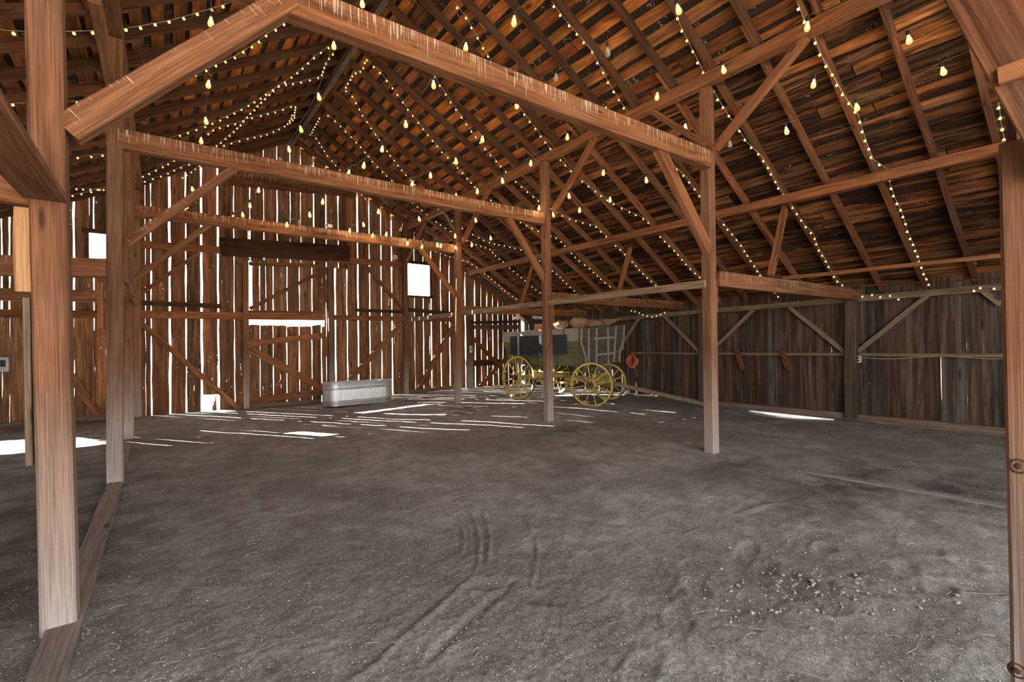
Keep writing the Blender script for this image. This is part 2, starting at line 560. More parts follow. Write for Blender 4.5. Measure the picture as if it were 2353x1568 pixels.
# ================================================================== SETTING
# dirt floor: fan of fine cells round the camera, then coarse yard outside
RUTS = []
def rut(px, hgt, wid): RUTS.append(([tuple(G(u, v))[:2] for u, v in px], hgt, wid))
rut([(1052, 1185), (1064, 1215), (1066, 1245), (1063, 1270)], .012, .035)
rut([(1075, 1165), (1095, 1205), (1102, 1245), (1100, 1290), (1096, 1310)], .016, .035)
rut([(1110, 1175), (1122, 1210), (1126, 1250), (1120, 1300)], .016, .04)
rut([(1205, 1195), (1232, 1235), (1237, 1275), (1228, 1320), (1222, 1345)], .012, .035)
rut([(1085, 1330), (1040, 1370), (980, 1420), (920, 1470), (860, 1530), (800, 1568)], .014, .05)
rut([(1180, 1340), (1120, 1390), (1050, 1450), (990, 1510)], -.014, .06)
rut([(540, 1095), (600, 1160), (660, 1225), (720, 1290)], .006, .03)
rut([(560, 1090), (640, 1170), (720, 1260)], .006, .03)
rut([(1930, 1090), (2100, 1120), (2305, 1160)], .014, .09)
rut([(1830, 1150), (1760, 1160), (1700, 1180)], .012, .08)
rut([(1900, 1340), (1980, 1310), (2060, 1330)], -.012, .05)
PRINTS = [(1600, 1350, -.022), (2220, 1295, -.02), (2240, 1350, -.022), (2160, 1350, -.018), (1980, 1355, -.022), (1830, 1330, -.02), (2080, 1305, -.018), (1610, 1280, -.016), (1895, 1260, -.016),
          (2120, 1260, -.016), (1760, 1310, -.016), (1480, 1530, -.016), (1830, 1375, -.02), (1900, 1400, -.018), (1720, 1260, -.014), (1560, 1420, -.014), (1240, 1375, -.02), (1130, 1345, -.018), (1330, 1250, -.012)]
def build_floor():
    na, nr = 640, 700
    a0, a1 = YAW - math.radians(72), YAW + math.radians(66)
    A = np.linspace(a0, a1, na)
    Rr = .5 * (44.0 ** np.linspace(0, 1, nr))
    aa, rr = np.meshgrid(A, Rr, indexing='ij')
    X = (np.sin(aa) * rr).ravel(); Y = (np.cos(aa) * rr).ravel()
    Z = np.empty_like(X)
    for i in range(len(X)):
        x, y = float(X[i]), float(Y[i])
        r = math.hypot(x, y)
        z = noise.noise((x * .8, y * .8, 0)) * .016 + noise.noise((x * 2.7, y * 2.7, 3)) * .008
        if r < 14:
            z += noise.noise((x * 8, y * 8, 5)) * .006 + noise.noise((x * 20, y * 20, 9)) * .006
            if r < 7: z += noise.noise((x * 45, y * 45, 2)) * .0038
        if x > 10 and y < 8: z -= .075 * math.exp(-((y - 4.75) / .85) ** 2) * sstep(10.2, 10.95, x)
        Z[i] = z + fh(x, y)
    P = np.stack([X, Y], 1)
    for pts, hgt, wid in RUTS:
        dmin = np.full(len(X), 9.0)
        for (ax, ay), (bx, by) in zip(pts[:-1], pts[1:]):
            ab = np.array([bx - ax, by - ay]); L2 = (ab ** 2).sum()
            t = np.clip(((P - (ax, ay)) @ ab) / L2, 0, 1)
            q = np.array([ax, ay]) + t[:, None] * ab
            dmin = np.minimum(dmin, np.hypot(*(P - q).T))
        hgt = hgt * .8 * (.8 + .2 * np.sin(X * 9 + Y * 13)); wid *= .42
        Z += hgt * np.exp(-(dmin / wid) ** 2) - hgt * .3 * np.exp(-((dmin - wid * 2.2) / wid) ** 2)
    for u, v, dp in PRINTS:
        c = G(u, v)
        an = random.uniform(0, 3)
        dx, dy = X - c.x, Y - c.y
        e = ((dx * math.cos(an) + dy * math.sin(an)) / .12) ** 2 + ((-dx * math.sin(an) + dy * math.cos(an)) / .065) ** 2
        dp *= .6
        Z += dp * np.exp(-e ** 2) - dp * .45 * np.exp(-((np.sqrt(e) - 1.45) / .35) ** 2)
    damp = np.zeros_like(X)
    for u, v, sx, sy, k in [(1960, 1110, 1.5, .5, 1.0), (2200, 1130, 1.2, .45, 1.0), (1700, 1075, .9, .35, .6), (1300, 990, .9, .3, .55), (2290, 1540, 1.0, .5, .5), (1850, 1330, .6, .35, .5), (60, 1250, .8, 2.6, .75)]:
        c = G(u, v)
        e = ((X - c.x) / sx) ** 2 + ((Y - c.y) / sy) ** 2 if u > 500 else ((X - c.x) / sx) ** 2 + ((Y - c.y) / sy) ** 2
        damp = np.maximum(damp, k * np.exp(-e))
    idx = np.arange(na * nr).reshape(na, nr)
    q = np.stack([idx[:-1, :-1], idx[:-1, 1:], idx[1:, 1:], idx[1:, :-1]], -1).reshape(-1, 4)
    me = bpy.data.meshes.new('floor')
    me.vertices.add(len(X)); me.vertices.foreach_set('co', np.stack([X, Y, Z], 1).ravel())
    me.loops.add(q.size); me.loops.foreach_set('vertex_index', q[:, ::-1].ravel() if False else q.ravel())
    me.polygons.add(len(q)); me.polygons.foreach_set('loop_start', np.arange(0, q.size, 4)); me.polygons.foreach_set('loop_total', np.full(len(q), 4))
    me.update(calc_edges=True)
    at = me.attributes.new('damp', 'FLOAT', 'POINT'); at.data.foreach_set('value', damp.astype(np.float32))
    me.polygons.foreach_set('use_smooth', [True] * len(q))
    me.materials.append(MAT['dirt'])
    o = bpy.data.objects.new('floor', me); COL.objects.link(o)
    if me.polygons[0].normal.z < 0: me.flip_normals()
    return tag(o, kind='structure')
build_floor()
mb = MB()
mb.add([(-90, -60, -.16), (110, -60, -.16), (110, 130, -.16), (-90, 130, -.16)], [(0, 1, 2, 3)])
tag(mb.build('ground', 'yard'), kind='structure')

# ---- far gable wall of upright boards with daylight between them
def gx(u, v=650): return onY(u, v, YG).x
def gz(v, u=650): return onY(u, v, YG).z
UP, ACX, NY = Vector((0, 0, 1)), Vector((1, 0, 0)), Vector((0, 1, 0))
gaps = [(22, 8), (70, .8), (112, .8), (170, 10), (216, 6), (262, 1), (334, .8), (347, 5), (390, 10), (427, 5.5), (463, 10), (501, 8), (538, 3)]
gapsR = [(749, 1.5), (770, 8), (797, 4.5), (822, 8), (849, 5), (876, 4), (900, 6), (926, 3), (952, 2.5), (972, 3.5), (990, 6), (1012, 4.5), (1032, 5), (1047, 7), (1068, 6), (1090, 5), (1104, 3.5), (1118, 3), (1131, 3.5), (1143, 3),
         (1154, 2.5), (1166, 3), (1177, 2.5), (1188, 3), (1199, 2.5), (1210, 3)]
upper = [(542, 2.5), (575, 4), (607, 3.5), (638, 3.5), (668, 2), (692, 2.5), (722, 4.5), (750, 3.5), (778, 4)]
px = FPX
def gapX(lst): return [(gx(u), .47 * abs(gx(u + w / 2) - gx(u - w / 2))) for u, w in lst]
wall = MB()
random.seed(5)
def gwall(gl, x0, x1, zlo, zhi=None, cut=None, tintlo=.72, warm=1.0):
    gl = sorted([g for g in gl if x0 < g[0] < x1])
    edges = [(x0, 0.0)] + gl + [(x1, 0.0)]
    for (a, ga), (b, gb) in zip(edges[:-1], edges[1:]):
        l, r = a + ga / 2, b - gb / 2
        if r - l < .02: continue
        # wide intervals are two boards butted edge to edge
        parts = [(l, r)] if r - l < .46 else [(l, (l + r) / 2 - .002), ((l + r) / 2 + .002, r)]
        for l2, r2 in parts:
            c = (l2 + r2) / 2
            zl = zlo(c) if callable(zlo) else zlo
            zh = (roof_z(c) + .145) if zhi is None else (zhi(c) if callable(zhi) else zhi)
            for zz0, zz1 in ([(zl, zh)] if cut is None else cut(c, zl, zh)):
                if zz1 - zz0 < .05: continue
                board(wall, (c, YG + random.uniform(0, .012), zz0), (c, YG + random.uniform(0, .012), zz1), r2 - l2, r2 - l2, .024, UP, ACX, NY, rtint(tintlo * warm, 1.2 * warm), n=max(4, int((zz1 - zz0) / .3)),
                      jag0=.03, jag1=.0, wob=.016, split=2)
WIN1 = (gx(205), gx(252), gz(600, 230), gz(538, 230))
WIN2 = (gx(934), gx(986), gz(680, 960), gz(608, 960))
WIN0 = (-4.75, -3.1, 1.75, 3.0)     # a loft opening further along, out of the photograph's view
def cutw(c, zl, zh):
    for w in (WIN1, WIN2, WIN0):
        if w[0] - .02 < c < w[1] + .02: return [(zl, w[2]), (w[3], zh)]
    return [(zl, zh)]
ZHEAD = gz(606, 660)
XD0, XD1 = gx(571), gx(745)
base0 = lambda c: fh(c, YG) - .06
rg = gapX(gaps); rr_ = [(x_, w_ * .8) for x_, w_ in gapX(gapsR)]; ru = gapX(upper)
extra = []
x = gx(1215)
while x < XWALL: extra.append((x, random.uniform(.002, .012))); x += random.uniform(.16, .3)
x = XLW
lefts = []
while x < gx(5): lefts.append((x, random.uniform(.005, .03))); x += random.uniform(.28, .4)
win_edges = [(w, .004) for t in (WIN1, WIN2, WIN0) for w in t[:2]]
XH0, XH1 = gx(463), gx(498)
def cut_left(c, zl, zh):
    if XH0 < c < XH1: return [(.40, zh)]
    return cutw(c, zl, zh)
ZL = gz(716, 120)
XG0 = gx(312)
gwall([(g[0], .003) for g in rg if g[0] < XG0] + [(e[0], .004) for e in lefts], XLW, XG0, base0, lambda c: ZL, cutw, .9, 1.35)  # lower boards tinted brighter to carry bounce light from the sun patch
gwall(lefts + [g for g in rg if g[0] < XG0] + [e for e in win_edges if e[0] < XG0], XLW, XG0, ZL - .01, None, cutw)
gwall([g for g in rg if g[0] >= XG0], XG0, XD0, base0, None, cut_left)
gwall(ru, XD0, gx(800), lambda c: ZHEAD - .03, None, None, .5)
gwall(rr_ + extra + [e for e in win_edges if e[0] > 4], gx(745), XWALL, base0, lambda c: (ZHEAD if c < gx(800) else roof_z(c) + .145), cutw)
# what is left of the rotten board at the hole by the sill
for k in range(3):
    c = XH0 + .06 + k * .09
    board(wall, (XH1 - .10 + k * .03, YG, -.03), (XH1 - .1 + k * .03, YG, .16 + .12 * k), .05, .02, .02, UP, ACX, NY, rtint(), n=4, jag1=.06)
tag(wall.build('wall_back', 'gable'), kind='structure')

# ---- side walls
def side_wall(name, x, ys, zlo, zhi, seed, gapp):
    random.seed(seed)
    mb = MB()
    y = ys[0]
    while y < ys[1]:
        w = random.uniform(.22, .34)
        g = random.choice([.002, .002, .003, .004, .008]) * gapp
        zl = zlo(y + w / 2)
        board(mb, (x + random.uniform(-.006, .006), y + w / 2, zl), (x + random.uniform(-.006, .006), y + w / 2, zhi), w, w, .025, UP, NY, ACX, rtint(.6, 1.25, .14), n=9, jag0=.04, wob=.006, split=2)
        y += w + g
    return tag(mb.build(name, 'side'), kind='structure')
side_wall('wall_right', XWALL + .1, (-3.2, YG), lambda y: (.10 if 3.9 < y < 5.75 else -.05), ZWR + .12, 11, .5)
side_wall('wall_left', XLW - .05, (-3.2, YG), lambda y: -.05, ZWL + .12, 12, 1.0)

# ---- near gable wall, added unseen behind the camera; doorway sized to shape the daylight
random.seed(13)
mb = MB()
x = XLW
while x < XWALL:
    w = random.uniform(.24, .34)
    c = x + w / 2
    z0 = 4.4 if -3.6 < c < 6.6 else -.05
    board(mb, (c, -3.2, z0), (c, -3.2, roof_z(c) + .145), w, w, .025, UP, ACX, NY, rtint(), n=8, wob=.005, split=1)
    x += w + .004
tag(mb.build('wall_front', 'gable'), kind='structure')

# ---- roof: spaced sheathing boards with the shakes above
def roof_slope(name, x0, x1, wid, gap, seed, mat='sheath', ylo=-3.6, yhi=YG + .5):
    random.seed(seed)
    mb = MB()
    a = Vector((x0, 0, roof_z(x0))); b = Vector((x1, 0, roof_z(x1)))
    L = (b - a).length; d = (b - a) / L
    nrm = Vector((-d.z, 0, d.x)); nrm = nrm if nrm.z > 0 else -nrm
    s = .08
    while s < L - .05:
        w = wid * random.uniform(.75, 1.2)
        y = ylo
        while y < yhi:
            ln = random.uniform(1.8, 4.2)
            c = a + d * (s + w / 2) + nrm * (.157 + random.uniform(0, .006))
            k = random.random()
            q = random.uniform(.6, 1.35)
            tn = (q, q * random.uniform(.82, 1.0), q * random.uniform(.6, .95)) if k < .62 else (random.uniform(.35, .6),) * 3 if k < .85 else (q * .75, q * .8, q * .85)
            board(mb, (c.x, y, c.z), (c.x, min(y + ln, yhi), c.z), w, w * random.uniform(.9, 1.05), .022, NY, d, nrm, (*tn, random.random()), n=10, jag0=.01, jag1=.01, wob=.012 if mat == 'sheath' else .03, split=1)
            y += ln + .006
        s += w + gap * random.uniform(.6, 1.5)
    o = tag(mb.build(name, mat), kind='structure')
    sk = MB()
    n0 = nrm * .185
    n1 = nrm * .225
    q = [a + n0 - d * (.12 if x0 == XRIDGE else 0), b + n0 + d * .25, b + n1 + d * .25, a + n1 - d * (.12 if x0 == XRIDGE else 0)]
    sk.add([(p.x, yy, p.z) for yy in (ylo - .2, yhi + .2) for p in q], [(0, 1, 2, 3), (7, 6, 5, 4), (0, 4, 5, 1), (1, 5, 6, 2), (2, 6, 7, 3), (3, 7, 4, 0)])
    sk.build('roof_shakes', 'shake', o)
    return o
roof_slope('ceiling', XRIDGE, XR + .05, .17, .085, 21)
roof_slope('ceiling', XRIDGE, XL - .05, .17, .085, 22)
roof_slope('ceiling', XR - .05, XWALL + .5, .19, .035, 23, 'sheath_stained')
roof_slope('ceiling', XL + .05, XLW - .5, .17, .08, 24)
random.seed(31)

# ---- doors in the gable: an upper hatch and a lower half door, and the window casings
def door(name, u0, u1, vtop, vbot, gapsu, jag, braces):
    mb = MB()
    xs = [gx(u0)] + [gx(u) for u, w in gapsu] + [gx(u1)]
    gw = [0] + [.4 * abs(gx(u + w / 2) - gx(u - w / 2)) for u, w in gapsu] + [0]
    for i in range(len(xs) - 1):
        l, r = xs[i] + gw[i] / 2, xs[i + 1] - gw[i + 1] / 2
        c = (l + r) / 2
        board(mb, (c, YG + .03, gz(vbot) + random.uniform(0, .03)), (c, YG + .03, gz(vtop) - random.uniform(0, .06)), r - l, r - l, .024, UP, ACX, NY, rtint(.75, 1.2), n=8, jag0=.03, jag1=jag, wob=.012, split=3)
    o = tag(mb.build(name, 'gable'), kind='structure')
    for p, q, h in braces:
        timber('door_brace', onY(*p, YG - .03), onY(*q, YG - .03), .035, h, 'timber', tint=1.05 if h > .15 else .7, parent=o)
    return o
door('door_1', 580, 748, 596, 720, [(597, 3), (611, 2.5), (628, 4), (660, 5), (688, 4), (717, 4)], .05,
     [((572, 606), (745, 612), .10), ((574, 710), (732, 628), .10), ((571, 717), (745, 719), .09)])
door('door_2', 571, 748, 744, 936, [(597, 3), (627, 3), (658, 4), (687, 4), (716, 4), (738, 4)], .05,
     [((571, 790), (744, 771), .17), ((573, 801), (742, 893), .2), ((569, 924), (744, 900), .19)])
for i, (w, name) in enumerate(((WIN1, 'window_1'), (WIN2, 'window_2'))):
    mb = MB()
    y0, y1 = YG - .06, YG - .012
    mb.box((w[0] - .12, y0, w[3]), (w[1] + .1, y1, w[3] + .1))
    mb.box((w[0] - .1, y0, w[2] - .07), (w[1] + .12, y1, w[2]))
    mb.box((w[1], y0, w[2] - .04), (w[1] + .09, y1, w[3]))
    mb.box((w[0] - .07, y0, w[2] - .04), (w[0], y1, w[3]))
    tag(mb.build(name, 'rafter'), kind='structure')

# ================================================================== THE FRAME
def T(name, label, cat, p0, p1, w, h, mat='timber', group=None, **kw):
    return tag(timber(name, p0, p1, w, h, mat, **kw), label, cat, group, 'thing')

def post(label, x, y, ztop, w=.155, xt=None, yt=None, tint=1.0, cleat=None, zb=None):
    z0 = fh(x, y) - .02 if zb is None else zb
    o = T('timber_post', label, 'post', (x, y, z0), (xt if xt is not None else x, yt if yt is not None else y, ztop), w, w, 'post', 'timber posts of the barn', up=(0, 1, 0), tint=tint)
    for c in cleat or []:
        timber('cleat', c[0], c[1], c[2], c[3], c[4] if len(c) > 4 else 'timber', up=(0, 1, 0), parent=o)
    return o
XLc, XRc = XL, XR
post('thick bare timber post nearest the camera, standing on the half-buried sill board', -.478, YB[0] - .005, 5.33, xt=-.56,
     cleat=[((-.605, 3.80, .95), (-.615, 3.80, 1.9), .03, .06, 'grey'), ((-.622, 3.75, 2.40), (-.617, 3.75, 1.93), .07, .062, 'pale')])
post('bare timber post on the sill board, second from the camera on that side', -.457, YB[1] + .01, 5.33, xt=-.44, cleat=[((-.58, 7.36, 2.39), (-.58, 7.36, 1.85), .06, .08)])
post('timber post on the sill board, third from the camera, half hidden by the second', -.492, YB[2], 5.33, xt=-.46)
post('post standing against the gable boards at the end of the sill board row', -.46, YG - .1, 5.40, .14, tint=1.1)
post('free-standing timber post nearest the side wall with a dusty white foot', 6.455, YB[0] + .04, 5.33, xt=6.46, cleat=[((6.57, YB[0] + .04, 2.44), (6.57, YB[0] + .04, 2.05), .06, .12)])
post('free-standing timber post that stands in front of the wagon', 6.37, YB[1] - .02, 5.35, xt=6.34, cleat=[((6.475, YB[1] - .02, 2.44), (6.475, YB[1] - .02, 2.05), .06, .12)])
post('free-standing timber post between the metal trough and the wagon', 6.27, YB[2] - .1, 5.38, xt=6.34, cleat=[((6.375, YB[2] - .1, 2.44), (6.375, YB[2] - .1, 2.05), .06, .12)])
post('post against the gable boards beside the small bright window', gx(928), YG - .09, 5.42, .15, xt=6.32, tint=.8)
post('door post against the gable boards beside the broken half door, away from the trough', gx(563), YG - .09, gz(605, 563), .14, tint=.9)
post('door post against the gable boards just behind the metal trough', gx(757), YG - .09, gz(600, 757), .15, tint=.75)
post('dark post with a switch box standing left of the wagon by the gable boards', onY(1080, 800, YG - .5).x, YG - .5, 2.5, .17, tint=.45)

# tie beams across the barn
def tie(label, Y, x0, x1, pts_top, h=.235, w=.14):
    zs = [(onY(u, v, Y - .07).x, onY(u, v, Y - .07).z) for u, v in pts_top]
    (xa, za), (xb, zb) = zs[0], zs[-1]
    f = lambda x: za + (zb - za) * (x - xa) / (xb - xa)
    return T('tie_beam', label, 'beam', (x0, Y, f(x0) - h / 2), (x1, Y, f(x1) - h / 2), w, h, 'streak', 'streaked tie beams across the barn'), f
t1, f1 = tie('nearest streaked tie beam crossing overhead from the near post', YB[0], XL + .06, 6.385, [(835, 20), (1634, 345)], .25)
t2, f2 = tie('streaked tie beam ending at the post in front of the wagon', YB[1], XL + .06, XR - .06, [(295, 298), (1257, 490)], .235)
t3, f3 = tie('farthest streaked tie beam, hung just before the gable boards', YB[2], XL + .06, XR - .12, [(313, 470), (1054, 563)], .22)

# long plates, ridge board, purlins and rails
T('wall_plate', 'long square plate under the roof along the free-standing posts', 'beam', (XR, -.3, 5.40), (XR, YG - .02, 5.46), .15, .17, 'timber', tint=1.0)['kind'] = 'thing'
T('wall_plate', 'long plate under the roof along the sill board posts', 'beam', (XL + .02, -.3, 5.40), (XL + .05, YG - .02, 5.44), .15, .15, 'rafter', tint=1.8)
T('ridge_board', 'long dark ridge board at the peak of the roof', 'beam', (XRIDGE, -.6, ZRIDGE + .1), (XRIDGE, YG, ZRIDGE + .1), .045, .22, 'rafter')
T('ridge_pole', 'narrow pale-edged pole hung under the roof peak carrying wires', 'pole', (XRIDGE - .03, 2, 7.13), (XRIDGE + .02, YG - .1, 7.30), .09, .06, 'grey', tint=.6)
pu0, pu1 = onX(2308, 340, 8.48), onX(1078, 628, 8.48)
T('purlin', 'long purlin carried on slanting struts under the low side roof', 'beam', pu0 + (pu0 - pu1) * .1, pu1, .10, .15, 'timber', tint=1.05)
ra, rb = onX(1620, 652, XR - .02), onX(935, 736, XR - .02)
T('rail', 'long low rail from the dusty-footed post back to the gable boards', 'rail', ra, rb, .05, .11, 'grey', tint=1.0)
pa, pb = onX(2306, 587, 9.0), onX(1800, 640, 9.0)
T('pole', 'thin pole lying on the short tie beam behind the dusty-footed post', 'pole', pa + (pa - pb) * .1, pb, .06, .06, 'timber')
pa, pb = onX(2306, 640, 10.7), onX(1870, 663, 10.7)
T('pole', 'thin dark rod hung just under the low eave of the side roof', 'pole', pa + (pa - pb) * .1, pb + (pb - pa) * .6, .03, .03, 'rafter')
qa = onX(1310, 683, 8.9); qb = onX(1618, 662, 8.9)
T('pole', 'thin plank lying on the short tie beam above the wagon', 'pole', qa, qb, .16, .03, 'grey')
T('rail', 'flat plank rail running forward from the nearest post overhead', 'rail', (-.525, -.6, 2.47), (-.525, 3.695, 2.47), .185, .045, 'rafter', tint=2.2)

# braces from post to tie beam and from post to plate
def brace(label, p, q, w=.09, h=.13, mat='timber', plane='Y', val=0.0, tint=1.0, up=(0, 0, 1)):
    f = (lambda a: onY(a[0], a[1], val)) if plane == 'Y' else (lambda a: onX(a[0], a[1], val))
    return T('brace', label, 'brace', f(p), f(q), w, h, mat, 'diagonal braces of the frame', tint=tint, up=up)
brace('heavy streaked brace rising from the nearest post to the nearest tie beam', (153, 303), (668, 2), .11, .155, 'streak_few', 'Y', YB[0] - .02)
brace('slim brace under the second tie beam from the second sill board post', (290, 560), (545, 384), .08, .10, 'streak_few', 'Y', YB[1], .9)
brace('slim brace under the farthest tie beam from the third sill board post', (311, 640), (489, 511), .07, .10, 'timber', 'Y', YB[2], .9)
brace('slim brace on the gable boards below the farthest tie beam, sill board side', (314, 682), (459, 581), .06, .09, 'timber', 'Y', YG - .1, .8)
brace('broad brace from the dusty-footed post up to the nearest tie beam', (1627, 577), (1512, 338), .10, .17, 'timber', 'Y', YB[0] + .02, 1.1)
brace('brace from the post before the wagon up to the second tie beam', (1256, 652), (1163, 492), .09, .13, 'timber', 'Y', YB[1], 1.05)
brace('brace from the post by the trough up to the farthest tie beam', (1054, 690), (962, 566), .08, .12, 'timber', 'Y', YB[2] - .05)
brace('brace rising toward the camera from the dusty-footed post to the plate', (1645, 342), (1853, 85), .08, .12, 'timber', 'X', XR)
brace('short brace from the dusty-footed post back to the plate', (1622, 335), (1490, 250), .07, .09, 'timber', 'X', XR)
brace('brace rising toward the camera from the post before the wagon to the plate', (1272, 486), (1377, 300), .08, .12, 'timber', 'X', XR, .85)
brace('brace rising toward the camera from the post by the trough to the plate', (1064, 556), (1130, 422), .08, .12, 'timber', 'X', XR)
brace('thin pale brace from the post by the trough back to the plate', (1052, 540), (1013, 474), .05, .07, 'grey', 'X', XR, 1.2)
brace('brace from the gable window post up to the plate', (932, 602), (981, 500), .08, .12, 'timber', 'X', XR)
brace('orange brace leaning from the second sill board post up toward the camera', (262, 225), (216, -12), .09, .15, 'timber', 'X', XL, 1.1)
brace('steep brace low behind the second sill board post', (316, 700), (288, 640), .04, .10, 'timber', 'X', XL + .1, 1.0)
_a, _b = onX(2150, -30, 2.40), onX(2353, 335, 2.40)
_d = (_b - _a).normalized()
_n = Vector((0, -_d.z, _d.y)); _n = _n if _n.y < 0 else -_n
T('brace', 'thick grained brace overhead beside the near corner post', 'brace', _a - _d * .25 + _n * .11, _b + _d * .12 + _n * .11, .07, .215, 'rafter', 'diagonal braces of the frame', tint=2.2)

# the close corner post at the frame's edge
rp = T('timber_post', 'smooth brown post closest to the camera with two countersunk bolts', 'post', (2.54, .232, -.05), (2.545, .236, 2.315), .165, .16, 'post', 'timber posts of the barn', up=(0, 1, 0), tint=1.2)
for (u, v) in ((2341, 1072), (2338, 1542)):
    p = onX(u, v, 2.458)
    b = MB()
    rot = Matrix.Translation(p) @ Matrix.Rotation(-math.pi / 2, 4, 'Y')
    b.lathe([(.026, -.012), (.027, .001), (.021, .0025), (.02, -.004), (.0, -.004)], 20, rot)
    o = b.build('bolt_recess', 'rafter', rp); o.matrix_parent_inverse = rp.matrix_world.inverted()
    b = MB(); b.lathe([(.011, -.004), (.011, .004), (.007, .006), (0, .006)], 6, rot)
    o = b.build('bolt', 'iron', rp); o.matrix_parent_inverse = rp.matrix_world.inverted()
_a = onX(2328, 335, 2.60)
T('board', 'dark upright board behind the top of the near corner post', 'board', (2.60, _a.y, 2.25), (2.60, _a.y, 3.0), .03, .075, 'rafter', up=(1, 0, 0), tint=.6)
T('board', 'orange board overhead at the near corner, coloured as if warmly lit', 'board', onX(2362, 150, 2.50) + Vector((0, -.05, 0)), onX(2338, -60, 2.50) + Vector((0, -.05, 0)), .03, .12, 'pale', up=(1, 0, 0), tint=1.2)  # pale wood and raised tint stand in for warm light on the plank
T('board', 'short board end nailed across the overhead corner brace', 'board', onX(2295, 178, 2.36), onX(2400, 140, 2.36), .035, .06, 'timber', tint=1.2)

# short tie beams of the side aisles, struts
def aisle(label, Y, xa, xb, p, q, h=.21, w=.11, mat='streak_few'):
    a, b = onY(*p, Y), onY(*q, Y)
    d = (b - a) / (b.x - a.x)
    return T('tie_beam', label, 'beam', a + d * (xa - a.x), a + d * (xb - a.x), w, h, mat, 'short tie beams of the side aisles')
T('tie_beam', 'orange short tie beam from the dusty-footed post to the side wall', 'beam', onX(1646, 641, 6.54), onX(1968, 678, XWALL - .04), .11, .225, 'streak_few', 'short tie beams of the side aisles')
aisle('orange short tie beam from the post before the wagon to the side wall', YB[1], XR + .1, XWALL, (1277, 684), (1618, 706), .2)
aisle('orange short tie beam from the post by the trough, above the wagon', YB[2] - .05, XR, XWALL, (1068, 712), (1385, 722), .2)
aisle('short tie beam by the bright loft window on the sill board side', YB[1], XLW + .3, XL - .02, (20, 611), (245, 617), .22)
aisle('streaked short tie beam below the other, beyond the second sill board post', YB[2], XLW + .3, XL - .02, (20, 677), (235, 681), .2)
aisle('short tie beam behind the flat overhead rail at the nearest post', YB[0] + .03, XLW + .9, XL - .1, (0, 432), (60, 444), .15, .1, 'timber')
def strut(label, Y, p, q):
    return T('strut', label, 'strut', onY(*p, Y), onY(*q, Y), .07, .10, 'timber', 'struts under the low side roof', up=(0, 1, 0), tint=1.1)
strut('orange strut on the short tie beam beside the dusty-footed post', YB[0] + .03, (1771, 633), (1806, 466))
strut('orange strut standing above the wagon between rail and purlin', YB[1], (1420, 680), (1448, 570))
strut('orange strut nearest the gable boards under the purlin', YB[2], (1197, 705), (1223, 610))

# girts, headers and braces nailed on the gable boards
def girt(label, p, q, h, mat='timber', off=.07, w=.09, tint=.8, name='girt', cat='rail'):
    return T(name, label, cat, onY(*p, YG - off), onY(*q, YG - off), w, h, mat, 'rails on the gable boards', tint=tint)
girt('lower long rail across the gable boards at half height', (318, 723), (745, 729), .19, tint=1.0)
girt('lower rail across the gable boards from the trough door post', (765, 730), (1050, 735), .15, tint=.85)
girt('upper long rail across the gable boards above the hatch', (320, 561), (924, 609), .18, tint=.85)
girt('short weathered rail on the gable boards just above the long lower one', (322, 696), (510, 704), .12, 'rafter')
girt('broad dark header plank over the hatch on the gable boards', (505, 567), (803, 583), .48, 'rafter', .10, .05, .7, 'header_plank', 'plank')
girt('highest dark droppings-streaked plank on the gable boards', (522, 404), (812, 436), .48, 'streak', .10, .05, .45, 'header_plank', 'plank')
girt('rail across the gable boards behind the sill board posts', (0, 720), (238, 723), .17)
girt('ragged short rail on the gable boards right of the trough', (818, 713), (930, 717), .10, 'rafter')
girt('rail on the gable boards under the small bright window', (940, 712), (1050, 722), .12, 'rafter')
girt('grey plank on the gable boards left of the wagon', (1087, 752), (1192, 752), .16, 'grey', .12, .05, .7)
girt('dark rail on the gable boards high above the wagon back', (1087, 742), (1192, 739), .10, 'rafter', .06)
girt('rotten plank on the gable boards low beside the wagon', (1072, 836), (1150, 832), .22, 'rafter', .08)
girt('plank at knee height on the gable boards behind the wagon', (1085, 775), (1150, 845), .14, 'timber', .1, .05, .8, 'brace', 'brace')
girt('plank brace from the gable foot up behind the wagon wheel', (1086, 908), (1160, 825), .14, 'timber', .14, .05, .8, 'brace', 'brace')
girt('long thin brace on the boards beside the daylight hole, reaching the door post', (318, 738), (552, 942), .13, 'timber', .06, .05, 1.2, 'brace', 'brace')
girt('long brace on the gable boards rising behind the trough', (803, 875), (925, 742), .16, 'timber', .08, .06, .9, 'brace', 'brace')
girt('upper brace on the gable boards left of the small window', (845, 616), (925, 708), .12, 'timber', .08, .06, .8, 'brace', 'brace')
girt('brace on the gable boards between trough and free-standing post', (955, 908), (1042, 748), .16, 'timber', .08, .06, .8, 'brace', 'brace')
girt('lowest brace against the orange boards behind the nearest post', (162, 862), (236, 966), .16, 'timber', .08, .06, 1.1, 'brace', 'brace')
girt('upright batten on the orange boards behind the nearest post', (215, 760), (215, 958), .16, 'timber', .04, .03, 1.3, 'batten', 'plank')
for nm, p, q in (('sill board lying along the gable foot beside the broken half door', (575, 944), (735, 934)), ('sill board lying along the foot of the orange gable boards', (0, 996), (240, 972)),
                 ('sill board along the gable foot right of the trough', (935, 918), (1045, 914))):
    a, b = onY(*p, YG - .1), onY(*q, YG - .1)
    T('sill_board', nm, 'board', (a.x, YG - .1, fh(a.x, YG) + .04), (b.x, YG - .1, fh(b.x, YG) + .05), .06, .12, 'grey', tint=.8)['kind'] = 'thing'

